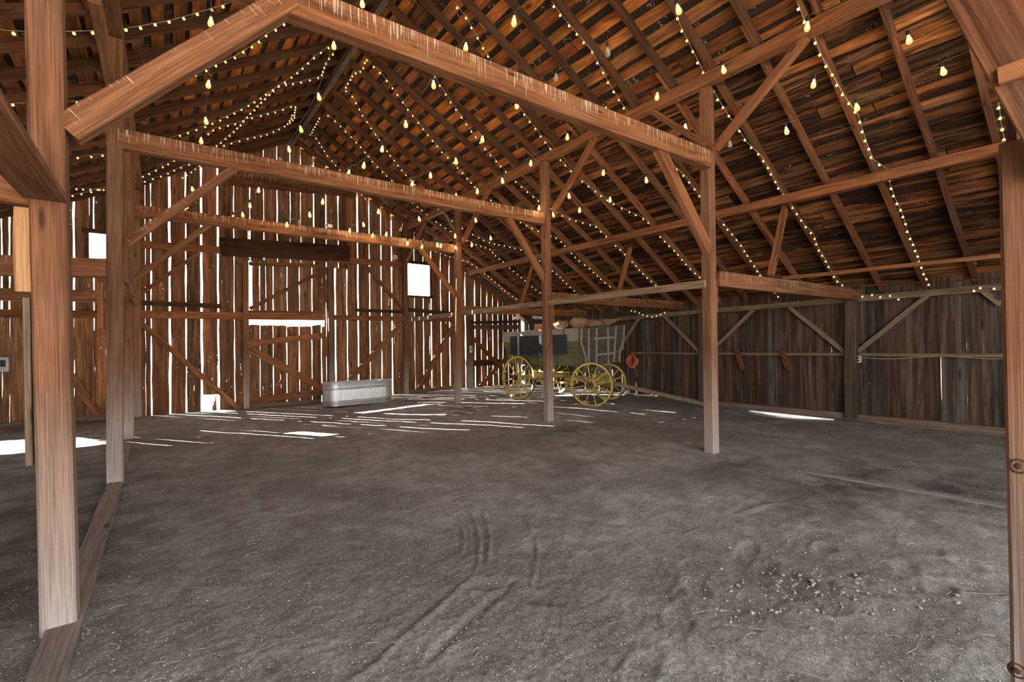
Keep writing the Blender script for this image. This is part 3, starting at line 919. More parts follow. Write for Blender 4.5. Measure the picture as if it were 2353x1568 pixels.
# framing of the side wall
XS = XWALL + .03
def wgirt(label, p, q, w, h, mat='grey', tint=.6, name='rail', cat='rail', x=XS):
    return T(name, label, cat, onX(*p, x), onX(*q, x), w, h, mat, 'framing of the dark side wall', tint=tint)
T('wall_plate', 'long plate along the top of the dark side wall', 'beam', onX(2420, 650, XS - .02), onX(1420, 733, XS - .02), .12, .12, 'grey', tint=.85)
wgirt('long thin rail at mid height on the dark side wall', (2420, 818), (1450, 812), .05, .06, 'grey', 1.0)
wgirt('dark sill timber along the foot of the dark side wall', (2420, 1004), (1500, 914), .10, .15, 'grey', .8, 'sill_timber', 'beam', XS - .02)
T('timber_post', 'dark square post set in the side wall between two diagonal braces', 'post', onX(1957, 962, XS - .08), onX(1957, 690, XS - .08), .17, .2, 'grey', 'framing of the dark side wall', up=(0, 1, 0), tint=.38)
T('timber_post', 'dark wall post seen just behind the dusty-footed post', 'post', onX(1614, 925, XS - .06), onX(1614, 720, XS - .06), .13, .16, 'grey', 'framing of the dark side wall', up=(0, 1, 0), tint=.5)
for lab, p, q in (('side wall brace sloping up from the dark wall post toward the camera', (1972, 808), (2133, 678)), ('side wall brace sloping up from the dark wall post away from the camera', (1942, 810), (1806, 700)),
                  ('side wall brace just right of the dusty-footed post', (1648, 794), (1738, 706)), ('side wall brace just left of the dusty-footed post', (1608, 810), (1522, 722)),
                  ('side wall brace rising behind the wagon end panel', (1420, 806), (1472, 726)), ('side wall brace nearest the corner post', (2300, 700), (2253, 664))):
    wgirt(lab, p, q, .05, .085, 'grey', 1.0, 'brace', 'brace', XS - .03)
for lab, p, q in (('short tilted board nailed to the side wall, nearer the dusty-footed post', (1692, 804), (1707, 849)), ('short tilted board nailed to the side wall, nearer the dark wall post', (1797, 807), (1813, 850))):
    wgirt(lab, p, q, .03, .12, 'timber', .7, 'board', 'board', XS - .07)

# half-buried boards in the dirt
def slab(name, label, left, right, z):
    a = [G(u, v, z) for u, v in left]; b = [G(u, v, z) for u, v in right]
    n = len(a)
    v = [p + Vector((0, 0, random.uniform(-.004, .004))) for p in a] + [p + Vector((0, 0, random.uniform(-.004, .004))) for p in b]
    v += [p - Vector((0, 0, .08)) for p in a + b]
    f = []
    for i in range(n - 1):
        f += [(i, n + i, n + i + 1, i + 1), (i, i + 1, 2 * n + i + 1, 2 * n + i), (n + i + 1, n + i, 3 * n + i, 3 * n + i + 1)]
    f += [(0, 2 * n, 3 * n, n), (n - 1, 2 * n - 1, 4 * n - 1, 3 * n - 1)]
    return tag(mesh(name, v, f, MAT['sillw']), label, 'board', None, 'thing')
MAT['sillw'] = wood('dusty_sill', (.17, .14, .12), (.34, .30, .26), (9, 1.0, 9), grey=(.2, .17, .15), greyamt=.6)
slab('sill_board', 'grey half-buried sill board under the row of posts', [(20, 1640), (57, 1568), (100, 1460), (183, 1262), (200, 1224), (226, 1156), (243, 1121), (270, 1060), (283, 1016)],
     [(130, 1600), (150, 1545), (170, 1480), (225, 1312), (245, 1232), (262, 1180), (276, 1128), (294, 1055), (303, 1016)], .035)
slab('sill_board', 'half-buried board in the dark dirt near the corner post', [(1830, 1078), (1950, 1098), (2130, 1128), (2310, 1160)], [(1830, 1081), (1950, 1102), (2130, 1133), (2310, 1167)], .010)

# rafters
ry = [1.674 + .655 * k for k in range(-2, 20)]
ry = sorted(ry, reverse=True)
def raf(grp, label, x0, x1, y, dy, ext, tint):
    z0 = roof_z(x0)
    if dy > .05: z0 = roof_z(x1) + (ZPL - roof_z(x1)) * (x0 - x1) / ((XR if x1 > 0 else XL) - x1)
    a = Vector((x0, y + dy, z0 + .07)); b = Vector((x1, y + dy, roof_z(x1) + .07))
    d = (b - a).normalized()
    return T('rafter', label, 'rafter', a, b + d * ext, .055, .14, 'rafter', grp, tint=tint, bow=random.uniform(-.01, .02), wob=.008)
for i, y in enumerate(ry):
    raf('rafters between peak and free-standing posts', 'main rafter between roof peak and free-standing posts, %s from the gable boards' % ORD[i], XRIDGE + .03, XR, y + random.uniform(-.04, .04), .0, .32, random.uniform(.8, 1.25))
for i, y in enumerate(ry):
    raf('rafters of the low side roof', 'low side roof rafter down to the dark side wall, %s from the gable boards' % ORD[i], XR - .3, XWALL, y + random.uniform(-.03, .03), .075, .3, random.choice([1.3, 1.6, 2.1, 2.6]))
ryl = sorted([7.0 + .68 * k for k in range(-8, 11)] + [14.24], reverse=True)
for i, y in enumerate(ryl[:20]):
    raf('rafters between peak and sill board posts', 'main rafter between roof peak and sill board posts, %s from the gable boards' % ORD[i], XRIDGE - .03, XL, y + random.uniform(-.04, .04), .0, .25, random.uniform(.8, 1.1))
for i, y in enumerate(ryl[:17]):
    raf('rafters over the sill board aisle', 'outer rafter beyond the sill board posts, %s from the gable boards' % ORD[i], XL + .25, XLW, y + random.uniform(-.03, .03), .07, .3, random.uniform(.9, 1.4))

# ================================================================== STRING LIGHTS
def globe_proto():
    b = MB()
    b.lathe([(.004, .012), (.0075, .011), (.0075, 0), (.003, -.001)], 6)
    s = b.build('bulb', 'wire_white')
    g = MB()
    g.lathe([(.004, 0), (.013, -.006), (.0175, -.017), (.0165, -.026), (.010, -.034), (.001, -.036)], 8)
    e = g.build('globe', 'globe', s, True)
    return s, e
gp_s, gp_e = globe_proto()
n_globes = 0
def mini_string(label, px, drop, spacing=.17, sag=.0, plane=None):
    global n_globes
    pts = [on_roof(u, v, drop) for u, v in px] if plane is None else [onX(u, v, plane) for u, v in px]
    poly = [pts[0]]
    for a, b in zip(pts[:-1], pts[1:]):
        L = (b - a).length
        n = max(1, int(L / .25))
        for i in range(1, n + 1):
            t = i / n
            p = a.lerp(b, t)
            p.z -= sag * math.sin(math.pi * t) * L
            poly.append(p)
    mb = MB(); mb.tube(poly, .0032, 4)
    root = mb.build('string_lights', 'wire_white')
    tag(root, label, 'string lights', 'strings of tiny globe lights', 'thing')
    acc, nxt = 0.0, .05
    for a, b in zip(poly[:-1], poly[1:]):
        L = (b - a).length
        while nxt < acc + L and L > 1e-6:
            p = a.lerp(b, (nxt - acc) / L)
            if n_globes == 0: s, e = gp_s, gp_e
            else:
                s, e = gp_s.copy(), gp_e.copy()
                COL.objects.link(s); COL.objects.link(e)
                e.parent = s
            s.parent = root
            s.location = p - Vector((0, 0, .012))
            s.rotation_euler = (random.uniform(-.4, .4), random.uniform(-.4, .4), 0)
            n_globes += 1
            nxt += spacing * random.uniform(.88, 1.12)
        acc += L
    return root
RS = [
 ('globe string along the roof crossing the nearest tie beam toward the wagon strut', [(1046, 7), (1070, 36), (1087, 66), (1105, 99), (1131, 143), (1152, 180), (1173, 214), (1199, 253), (1236, 301), (1268, 345), (1323, 403), (1393, 457), (1447, 486), (1484, 503), (1500, 522), (1512, 537), (1553, 578), (1586, 616), (1614, 641)]),
 ('globe string passing behind the broad brace and the dusty-footed post', [(1267, 3), (1301, 48), (1359, 114), (1393, 179), (1427, 235), (1462, 284), (1500, 330), (1539, 372), (1578, 407), (1612, 455), (1640, 488), (1658, 507), (1703, 563), (1733, 609), (1743, 626), (1781, 670), (1796, 690)]),
 ('globe string over the orange strut ending on the side wall plate', [(1554, 30), (1561, 54), (1597, 126), (1628, 189), (1657, 238), (1679, 272), (1699, 299), (1716, 326), (1750, 359), (1765, 384), (1788, 428), (1803, 449), (1825, 479), (1849, 517), (1869, 537), (1879, 568), (1896, 595), (1907, 616), (1917, 633), (1925, 648), (1940, 655)]),
 ('globe string nearest the corner post, down to the side wall plate', [(1833, 7), (1847, 44), (1869, 80), (1888, 129), (1913, 172), (1941, 221), (1956, 243), (1971, 262), (1980, 292), (1992, 330), (2005, 365), (2043, 391), (2043, 416), (2056, 454), (2073, 488), (2085, 531), (2099, 561), (2111, 595), (2124, 631), (2139, 661)]),
 ('short globe string hanging by the overhead corner brace', [(2294, 235), (2297, 252), (2300, 282), (2304, 302), (2308, 323)]),
 ('globe string over the post in front of the wagon, sagging beyond it', [(985, 151), (1008, 190), (1042, 241), (1083, 299), (1114, 340), (1158, 388), (1173, 406), (1202, 430), (1236, 459), (1284, 490), (1308, 501), (1334, 509), (1369, 518), (1382, 532), (1395, 544), (1413, 561), (1433, 580), (1451, 598), (1476, 626), (1507, 654)]),
 ('globe string crossing the second tie beam near its post', [(837, 131), (876, 167), (903, 201), (934, 245), (968, 289), (1015, 347), (1046, 377), (1090, 427), (1104, 440), (1138, 466), (1184, 502), (1216, 520), (1255, 538), (1283, 547), (1300, 566), (1328, 596), (1357, 617), (1385, 644), (1410, 663)]),
 ('globe string that loops from the roof peak past the second tie beam', [(840, 138), (833, 160), (812, 168), (800, 190), (791, 204), (811, 221), (832, 262), (862, 306), (896, 354), (918, 383), (939, 408), (987, 459), (1010, 481), (1034, 502), (1059, 521), (1083, 536), (1111, 551), (1135, 559), (1177, 567), (1221, 579), (1253, 611), (1277, 626), (1303, 652), (1328, 675)]),
 ('globe string passing over the plate brace of the post by the trough', [(750, 260), (787, 292), (832, 340), (862, 377), (900, 413), (932, 450), (955, 470), (978, 489), (1007, 512), (1037, 531), (1072, 551), (1095, 561), (1125, 571), (1140, 588), (1157, 601), (1173, 616), (1216, 652), (1254, 682)]),
 ('globe string nearest the gable boards, down past the small window', [(735, 268), (718, 300), (712, 306), (727, 316), (750, 354), (780, 388), (818, 432), (844, 461), (864, 481), (892, 505), (912, 523), (950, 548), (998, 576), (1027, 587), (1048, 594), (1073, 599), (1096, 613), (1130, 641), (1160, 667), (1191, 689)]),
]
LS = [
 ('nearest globe string swagging past the nearest post below the roof', [(-30, 64), (19, 70), (56, 72), (158, 72), (223, 70), (282, 66), (335, 57), (384, 48), (430, 36), (476, 22), (513, 11), (551, -3)]),
 ('globe string crossing behind the heavy streaked brace to the nearest tie beam', [(-20, 242), (34, 237), (175, 232), (226, 225), (290, 216), (360, 201), (400, 186), (437, 174), (488, 152), (536, 130), (580, 104), (617, 75), (655, 51), (678, 34)]),
 ('globe string from the second sill board post up to the roof peak', [(172, 361), (236, 354), (316, 339), (405, 312), (452, 296), (510, 272), (564, 245), (622, 208), (677, 170), (721, 131), (755, 106)]),
 ('globe string beyond the second sill board post, level with its tie beam', [(154, 430), (195, 433), (242, 434), (314, 410), (352, 393), (388, 374), (410, 361)]),
 ('globe string lying along a rafter between the second tie beam and the peak', [(476, 308), (495, 293), (541, 283), (585, 267), (627, 257), (670, 243), (680, 242), (676, 268), (664, 284)]),
 ('globe string in front of the tall gaps of the gable boards', [(160, 449), (209, 439), (250, 427), (308, 424), (340, 413), (371, 403), (411, 385), (471, 362)]),
 ('lowest globe string over the loft window of the gable boards', [(155, 492), (200, 488), (243, 480), (290, 470), (333, 451), (357, 439), (410, 412), (445, 390), (466, 374)]),
 ('steep globe string rising from the second tie beam to the peak', [(495, 335), (542, 296), (564, 271), (598, 235), (641, 194), (683, 189), (738, 174), (747, 146), (766, 119)]),
 ('globe string curving along the last rafters below the peak', [(510, 334), (564, 318), (615, 307), (656, 288), (666, 276), (672, 262)]),
]
for lab, p in RS: mini_string(lab, p, .05)
for lab, p in (('short globe string draped along the top of the dark side wall near the wagon', [(1447, 712), (1465, 716), (1480, 723), (1500, 727), (1515, 722), (1530, 716)]),
               ('globe string draped along the side wall plate beside the orange short tie beam', [(1962, 664), (1974, 677), (1990, 680), (2005, 675), (2022, 680), (2034, 681), (2048, 676), (2062, 685), (2082, 684)]),
               ('short globe string on the side wall plate by the corner post', [(2236, 672), (2238, 657), (2260, 659), (2280, 660), (2300, 660), (2330, 660)])):
    mini_string(lab, p, 0, .15, plane=XS - .12)
for lab, p in LS: mini_string(lab, p, .10, sag=.01)

# lamp strings: large clear bulbs
def bulb_proto(lit):
    r = MB(); r.lathe([(.006, .062), (.017, .058), (.0185, .02), (.0165, 0.0), (.012, -.004)], 10)
    root = r.build('lamp_bulb', 'dark')
    g = MB(); g.lathe([(.013, 0), (.0145, -.012), (.024, -.042), (.031, -.070), (.0315, -.085), (.026, -.102), (.013, -.113), (.001, -.115)], 12)
    e = g.build('glass', 'glass_lit' if lit else 'glass_off', root, True)
    f = MB()
    for k in range(4):
        a = k * math.pi / 2
        f.tube([(.004 * math.cos(a), .004 * math.sin(a), -.012), (.013 * math.cos(a), .013 * math.sin(a), -.075)], .0032, 4)
    h = f.build('filament', 'filament' if lit else 'wire_white', root)
    return root, [e, h]
protos = {True: bulb_proto(True), False: bulb_proto(False)}
used = {True: False, False: False}
pl = bpy.data.lights.new('lamp_light', 'POINT')
pl.energy = BULB_W; pl.color = (1, .70, .40); pl.shadow_soft_size = .022
def place_bulb(p, lit, root):
    r, ch = protos[lit]
    if used[lit]:
        r = r.copy(); COL.objects.link(r)
        for c in ch:
            d = c.copy(); COL.objects.link(d); d.parent = r
    used[lit] = True
    r.parent = root
    r.location = Vector(p) + Vector((0, 0, .055))
    r.rotation_euler = (random.uniform(-.2, .2), random.uniform(-.2, .2), 0)
    if lit:
        lo = bpy.data.objects.new('lamp_light', pl)
        COL.objects.link(lo)
        lo.parent = r
        lo.location = (0, 0, -.06)
U = -1
def byz(l, zs): return [G(u, v, z) for (u, v, *_), z in zip(l, zs)]
def byx(l, a, b):
    n = len(l)
    return [onX(u, v, a + (b - a) * i / (n - 1)) for i, (u, v, *_) in enumerate(l)]
SA = [(485, 50), (480, 193), (472, 277), (462, 323), (460, 340), (457, 369), (441, 435), (427, 474), (419, 498), (409, 498)]
SB = [(832, 8), (767, 105), (731, 222), (690, 297), (663, 342), (643, 368, U), (615, 395, U), (595, 437), (574, 472), (557, 493), (536, 500)]
SCs = [(1182, 47), (1071, 108), (996, 193), (932, 285), (879, 343), (837, 380), (803, 397), (773, 420), (742, 463), (711, 493), (687, 511, U), (659, 516)]
SD = [(1556, 22), (1396, 118, U), (1278, 178, U), (1187, 243), (1109, 320), (1047, 370), (989, 403), (949, 422), (870, 486), (834, 516), (804, 530)]
SE = [(1856, 60), (1661, 160), (1511, 221), (1392, 254), (1304, 315), (1220, 375), (1154, 415), (1097, 439), (1048, 450), (1005, 470), (962, 503), (922, 526, U), (889, 538), (857, 541)]
SF = [(2087, 92), (1871, 191), (1708, 254, U), (1575, 292), (1387, 397), (1307, 450), (1239, 478), (1219, 491), (1181, 485), (1133, 473), (1092, 506), (1046, 542), (1014, 565), (1005, 563), (971, 567), (937, 559)]
SG = [(2165, 165), (1967, 247), (1806, 300), (1677, 330, U), (1484, 414), (1402, 459), (1332, 483), (1270, 493), (1127, 547), (1085, 563), (1046, 569)]
lamp_sets = [
 ('lamp string nearest the sill board posts, dropping past the second tie beam', SA, byz(SA, [5.25, 5.2, 5.15, 5.1, 5.1, 5.0, 4.75, 4.55, 4.4, 4.3])),
 ('lamp string under the roof peak, dropping to the farthest tie beam', SB, byz(SB, [5.75, 5.6, 5.3, 5.2, 5.15, 5.1, 4.95, 4.75, 4.55, 4.4, 4.35])),
 ('lamp string just past the peak, over the middle of the second tie beam', SCs, byx(SCs, 3.2, 2.1)),
 ('lamp string with two dead bulbs beyond the nearest tie beam', SD, byx(SD, 4.4, 3.43)),
 ('lamp string following the long plate over the free-standing posts', SE, byx(SE, 6.0, 3.96)),
 ('lamp string crossing the plate brace of the dusty-footed post', SF, byx(SF, 6.9, 4.83)),
 ('lamp string under the low side roof nearest the corner post', SG, byx(SG, 7.3, 6.17)),
]
for lab, px_, pts in lamp_sets:
    up_ = Vector((0, 0, .115))
    poly = []
    P = [Vector(p) + up_ for p in pts]
    P = [P[0] + (P[0] - P[1]) * .9 + Vector((0, 0, .1))] + P
    for a, b in zip(P[:-1], P[1:]):
        n = 6
        for i in range(n):
            t = i / n
            q = a.lerp(b, t)
            q.z -= .05 * math.sin(math.pi * t) * (b - a).length
            poly.append(q)
    poly.append(P[-1])
    mb = MB(); mb.tube(poly, .004, 4)
    root = tag(mb.build('lamp_string', 'wire_dark'), lab, 'string lights', 'strings of large clear lamp bulbs', 'thing')
    for pp, p in zip(px_, pts): place_bulb(p, len(pp) == 2, root)

# ================================================================== WAGON
def wheel(name, centre, axis, rad, parent, toe=0.0, nsp=12):
    ax = Vector((axis[0], axis[1], 0)).normalized()
    z = ax
    y = Vector((0, 0, 1))
    x = y.cross(z).normalized()
    mt = Matrix.Identity(4)
    for i in range(3):
        mt[i][0], mt[i][1], mt[i][2], mt[i][3] = x[i], y[i], z[i], centre[i]
    R = rad
    m = MB()
    m.lathe([(R - .062, -.024), (R - .008, -.026), (R - .008, .026), (R - .062, .024), (R - .062, -.024)], 48)
    m.f = m.f[:-2]
    rim = m.build(name, 'yellow', parent, False)
    rim.matrix_world = mt
    def sub(nm, b, mat, smooth=False):
        o = b.build(nm, mat, rim, smooth)
        return o
    b = MB(); b.lathe([(R - .010, -.028), (R, -.028), (R, .028), (R - .010, .028), (R - .010, -.028)], 48); b.f = b.f[:-2]
    sub('tyre', b, 'iron')
    b = MB(); b.lathe([(.03, -.13), (.065, -.13), (.07, -.09), (.095, -.05), (.1, 0), (.095, .05), (.075, .09), (.07, .15), (.045, .155), (.04, .13), (0, .13)], 20)
    sub('hub', b, 'yellow', True)
    b = MB(); b.lathe([(.071, .10), (.078, .10), (.078, .155), (.05, .158), (.046, .145), (.03, .14), (.028, .165), (0, .165)], 16)
    sub('hub_band', b, 'iron')
    a0 = random.uniform(0, .5)
    for k in range(nsp):
        a = a0 + 2 * math.pi * k / nsp
        d = Vector((math.cos(a), math.sin(a), 0))
        b = MB()
        s = [(.09, .021, .030), (.16, .018, .026), (.3, .015, .021), (R - .06, .016, .022)]
        pv, pf = [], []
        t = Vector((-d.y, d.x, 0))
        for r_, w_, h_ in s:
            zz = .02 * (1 - r_ / R)
            for q in range(8):
                an = q * math.pi / 4
                pv.append(d * r_ + t * (w_ * math.cos(an)) + Vector((0, 0, zz + h_ * math.sin(an))))
        for i in range(3):
            for q in range(8): pf.append((i * 8 + q, i * 8 + (q + 1) % 8, i * 8 + 8 + (q + 1) % 8, i * 8 + 8 + q))
        b.add(pv, pf)
        sub('spoke', b, 'yellow', True)
    return rim

OW = Vector((8.6, 10.4, 0)); AX = Vector((.183, -.983, 0)).normalized(); SX = Vector((-.983, -.183, 0)).normalized()
wag = empty('farm_wagon', (8.8, 9.4, .1), 'old green box wagon on yellow spoked wheels in the back corner', 'wagon')
bpy.context.view_layer.update()
def wp(t, s, z): return OW + AX * t + SX * s + Vector((0, 0, z))
def wpart(b, name, mat, smooth=False, parent=None):
    o = b.build(name, mat, None, smooth)
    o.parent = parent or wag
    o.matrix_parent_inverse = (parent or wag).matrix_world.inverted()
    return o
GZ = .10
rw, fw = .6, .55
def fixpar(o):
    o.matrix_parent_inverse = wag.matrix_world.inverted()
fix = []
rn = -SX
c = wp(0, .80, GZ + rw + .01); w1 = wheel('rear_wheel', c, SX, rw, wag); fix.append((w1, c))
c = wp(0, -.80, GZ + rw + .02); w2 = wheel('rear_wheel', c, -SX, rw, wag)
fd = Vector((.9, .43, 0)).normalized()
FC = Vector((8.96, 8.32, 0))
cn = FC - fd * .68; cf = FC + fd * .74
w3 = wheel('front_wheel', Vector((cn.x, cn.y, .07 + fw)), -fd, fw, wag)
w4 = wheel('front_wheel', Vector((cf.x, cf.y, .09 + .5)), fd, .5, wag)
bpy.context.view_layer.update()
for w_ in (w1, w2, w3, w4):
    mwm = w_.matrix_world.copy()
# box sides: upper silvered planks upright, lower green planks raked inward
TB0, TB1 = -.66, 1.95
ZB, ZM, ZT = 1.05, 1.68, 1.97
for sgn, tag_ in ((1, 'near'), (-1, 'far')):
    b = MB()
    o_up, o_lo, th = .70 * sgn, .50 * sgn, .03 * sgn
    for k in range(2):
        za, zb = ZM + (ZT - ZM) * k / 2 + .003, ZM + (ZT - ZM) * (k + 1) / 2
        pts = [wp(t, s, z) for t in (TB0, TB1) for s, z in ((o_up, za), (o_up, zb), (o_up - th, zb), (o_up - th, za))]
        b.add(pts, [(0, 1, 2, 3), (7, 6, 5, 4), (0, 4, 5, 1), (1, 5, 6, 2), (2, 6, 7, 3), (3, 7, 4, 0)])
    wpart(b, 'upper_side_board', 'greyplank')
    b = MB()
    for k in range(4):
        f0, f1_ = k / 4, (k + 1) / 4
        za, zb = ZB + (ZM - ZB) * f0 + .004, ZB + (ZM - ZB) * f1_
        g = lambda z: o_lo + (o_up - o_lo) * sstep(0, 1, max(0, (z - ZB - .25)) / (ZM - ZB - .25)) if True else 0
        sa, sb = g(za), g(zb)
        pts = [wp(t, s, z) for t in (TB0, TB1) for s, z in ((sa, za), (sb, zb), (sb - th, zb), (sa - th, za))]
        b.add(pts, [(0, 1, 2, 3), (7, 6, 5, 4), (0, 4, 5, 1), (1, 5, 6, 2), (2, 6, 7, 3), (3, 7, 4, 0)])
    wpart(b, 'lower_side_board', 'green')
    for t in (-.45, .25, .55, 1.2, 1.75):
        b = MB()
        b.bar(wp(t, o_lo + .02 * sgn, ZB - .05), wp(t + .02, o_lo + .045 * sgn, ZB + .28), .05, .035, up=SX)
        wpart(b, 'stake', 'green')
b = MB()
for k in range(5):
    s0 = -.5 + k * .2
    b.add([wp(t, s, z) for t in (TB0, TB1) for s, z in ((s0, ZB), (s0 + .195, ZB), (s0 + .195, ZB + .03), (s0, ZB + .03))], [(0, 1, 2, 3), (7, 6, 5, 4), (0, 4, 5, 1), (1, 5, 6, 2), (2, 6, 7, 3), (3, 7, 4, 0)])
wpart(b, 'bed', 'greyplank')
def endboard(t, name):
    prof = [(-.5, ZB), (.5, ZB), (.5, ZB + .25), (.70, ZM), (.70, ZT), (-.70, ZT), (-.70, ZM), (-.5, ZB + .25)]
    b = MB()
    n = len(prof)
    v = [wp(t, s, z) for s, z in prof] + [wp(t + .03, s, z) for s, z in prof]
    b.add(v, [tuple(range(n)), tuple(range(2 * n - 1, n - 1, -1))] + [(i, n + i, n + (i + 1) % n, (i + 1) % n) for i in range(n)])
    return wpart(b, name, 'green')
endboard(TB0, 'rear_board')
# slatted end gate leaning at the front, far side swung toward the camera
A0 = Vector((8.28, 8.42, 1.0)); B0 = Vector((9.62, 8.02, 1.12))
A0 = Vector((wp(TB1 + .03, .55, 0).x, wp(TB1 + .03, .55, 0).y, ZB - .02))
B0 = Vector((9.72, 8.36, ZB + .08))
ex = (B0 - A0); ew = ex.length; ex.normalize()
ez = (Vector((0, 0, 1)) - ex * ex.z * 1.0 + Vector((.0, .0, 0))).normalized()
ez = (ez + AX * .12).normalized()
en = ez.cross(ex).normalized()
if en.dot(AX) < 0: en = -en
def ep(s, z, o=0.0): return A0 + ex * (s * ew) + ez * z + en * o
prof = [(0, 0), (1, 0), (1, .25), (1.10, .62), (1.10, .98), (-.14, .98), (-.14, .62), (0, .25)]
b = MB()
n = len(prof)
v = [ep(s, z) for s, z in prof] + [ep(s, z, .025) for s, z in prof]
b.add(v, [tuple(range(n)), tuple(range(2 * n - 1, n - 1, -1))] + [(i, n + i, n + (i + 1) % n, (i + 1) % n) for i in range(n)])
gate = wpart(b, 'end_gate', 'graygate')if False else None
MAT['gate'] = wood('dark_gate_boards', (.05, .035, .022), (.17, .12, .08), (3, 3, 12), grey=(.12, .1, .08), greyamt=.5)
gate = wpart(b, 'end_gate', 'gate')
def gsub(name, p, q, w, h, mat='greyplank'):
    b = MB(); b.bar(p, q, w, h, up=en)
    return wpart(b, name, mat, parent=gate)
bpy.context.view_layer.update()
for s0, s1 in ((.08, .12), (.30, .33), (.62, .68), (.86, .84)):
    gsub('batten', ep(s0 - .02, .96, .04), ep(s1 - .02, .02, .04), .055, .03)
gsub('batten', ep(.20, .70, .055), ep(.78, .68, .055), .05, .035)
gsub('batten', ep(.28, .28, .055), ep(.82, .27, .055), .05, .035)
for e_ in (((-.13, .98), (-.13, .62)), ((-.13, .62), (.01, .25)), ((.01, .25), (.01, 0)), ((1.09, .98), (1.09, .62)), ((1.09, .62), (.99, .25)), ((.99, .25), (.99, 0))):
    gsub('edge_strip', ep(*e_[0], .04), ep(*e_[1], .04), .05, .035)
# running gear
def gear(name, p, q, w, h, mat='yellow'):
    b = MB(); b.bar(p, q, w, h)
    return wpart(b, name, mat)
gear('axle', wp(0, .74, GZ + rw), wp(0, -.74, GZ + rw), .1, .12)
gear('bolster', wp(0, .58, ZB - .09), wp(0, -.58, ZB - .09), .11, .13, 'green')
gear('bolster', wp(2.0, .58, ZB - .09), wp(2.0, -.58, ZB - .09), .11, .13, 'green')
gear('axle', Vector((cn.x, cn.y, .07 + fw)) + fd * .06, Vector((cf.x, cf.y, .6)) - fd * .06, .1, .11)
gear('sand_board', Vector((cn.x, cn.y, .82)) + fd * .2, Vector((cf.x, cf.y, .82)) - fd * .2, .1, .1)
gear('reach_pole', wp(-.3, 0, GZ + rw + .06), wp(2.15, 0, GZ + .62), .07, .09)
gear('hound', wp(0, .35, GZ + rw + .05), wp(1.1, .03, GZ + rw + .06), .05, .07)
gear('hound', wp(0, -.35, GZ + rw + .05), wp(1.1, -.03, GZ + rw + .06), .05, .07)
gear('hound', wp(1.2, .3, .68), wp(2.4, .22, .68), .05, .07)
gear('hound', wp(1.2, -.3, .68), wp(2.4, -.22, .68), .05, .07)
gear('brake_beam', wp(.55, .72, .80), wp(.55, -.72, .80), .07, .09)
gear('brake_shoe', wp(.58, .80, .70), wp(.62, .80, .92), .06, .10)
gear('brake_rod', wp(.55, .55, .86), wp(1.9, .50, .90), .025, .025)
gear('side_rail', wp(.35, .42, .62), wp(1.6, .42, .58), .05, .06)
gear('step_post', wp(.78, .5, .60), wp(.78, .5, .18), .07, .10)
gear('step_post', wp(.95, .5, .62), wp(1.5, .5, .60), .05, .05)
# tongue runs from the front axle to the ground by the side wall
ta = Vector((9.05, 8.02, .62)); tb = G(1622, 930, .06)
gear('tongue', ta, tb, .07, .10, 'grey')
b = MB(); b.tube([ta.lerp(tb, .55) + Vector((0, 0, -.02)), ta.lerp(tb, .55) + Vector((0, 0, -.1))], .012, 6); wpart(b, 'tongue_hook', 'iron')

# black board hung on the wagon side
def t_at(u, off):
    k = (u - 1176.5) / FPX
    o = OW + SX * off - CAM
    den = AX.dot(_R) - k * AX.dot(_F)
    return (k * o.dot(_F) - o.dot(_R)) / den
ta_, tb_ = t_at(1174, .745), t_at(1303, .745)
def zat(t, off, v):
    p = wp(t, off, 0); d = (p - CAM)
    dd = Vector((d.x, d.y, 0)); depth = dd.dot(Vector((_F.x, _F.y, 0)))
    return CAMH + (793 - v) / FPX * depth
b = MB()
c4 = [wp(ta_, .74, zat(ta_, .74, 816)), wp(tb_, .74, zat(tb_, .74, 815)), wp(tb_, .74, zat(tb_, .74, 770)), wp(ta_, .74, zat(ta_, .74, 773))]
v = c4 + [p - SX * .02 for p in c4]
b.add(v, [(0, 1, 2, 3), (7, 6, 5, 4), (0, 4, 5, 1), (1, 5, 6, 2), (2, 6, 7, 3), (3, 7, 4, 0)])
bp = b.build('black_board', 'black')
tag(bp, 'long black painted board hung on the side of the wagon', 'board', None, 'thing')
b = MB(); p = wp(tb_ - .1, .72, ZT); b.tube([p + Vector((0, 0, -.12)), p + Vector((0, 0, .03)), p - SX * .05 + Vector((0, 0, .05))], .012, 6)
b.build('hook', 'iron', bp)

# sacks and boards on the wagon load
def sack(label, c, sx, sy, sz, rot, seed):
    v, f = [], []
    nu, nv = 18, 10
    for i in range(nv + 1):
        ph = math.pi * i / nv
        for j in range(nu):
            th = 2 * math.pi * j / nu
            x, y, z = math.sin(ph) * math.cos(th), math.sin(ph) * math.sin(th), math.cos(ph)
            k = 1 + .25 * noise.noise((x * 2 + seed, y * 2, z * 2)) + .1 * noise.noise((x * 6, y * 6 + seed, z * 6))
            x = math.copysign(abs(x) ** .75, x); y = math.copysign(abs(y) ** .75, y)
            v.append((x * sx * k, y * sy * k, z * sz * k))
    for i in range(nv):
        for j in range(nu):
            f.append((i * nu + j, (i + 1) * nu + j, (i + 1) * nu + (j + 1) % nu, i * nu + (j + 1) % nu))
    o = mesh('sack', v, f, 'sack', None, True)
    o.location = c; o.rotation_euler = (random.uniform(-.15, .15), random.uniform(-.2, .2), rot)
    return tag(o, label, 'sack', 'sacks piled on the wagon', 'thing')
deck = []
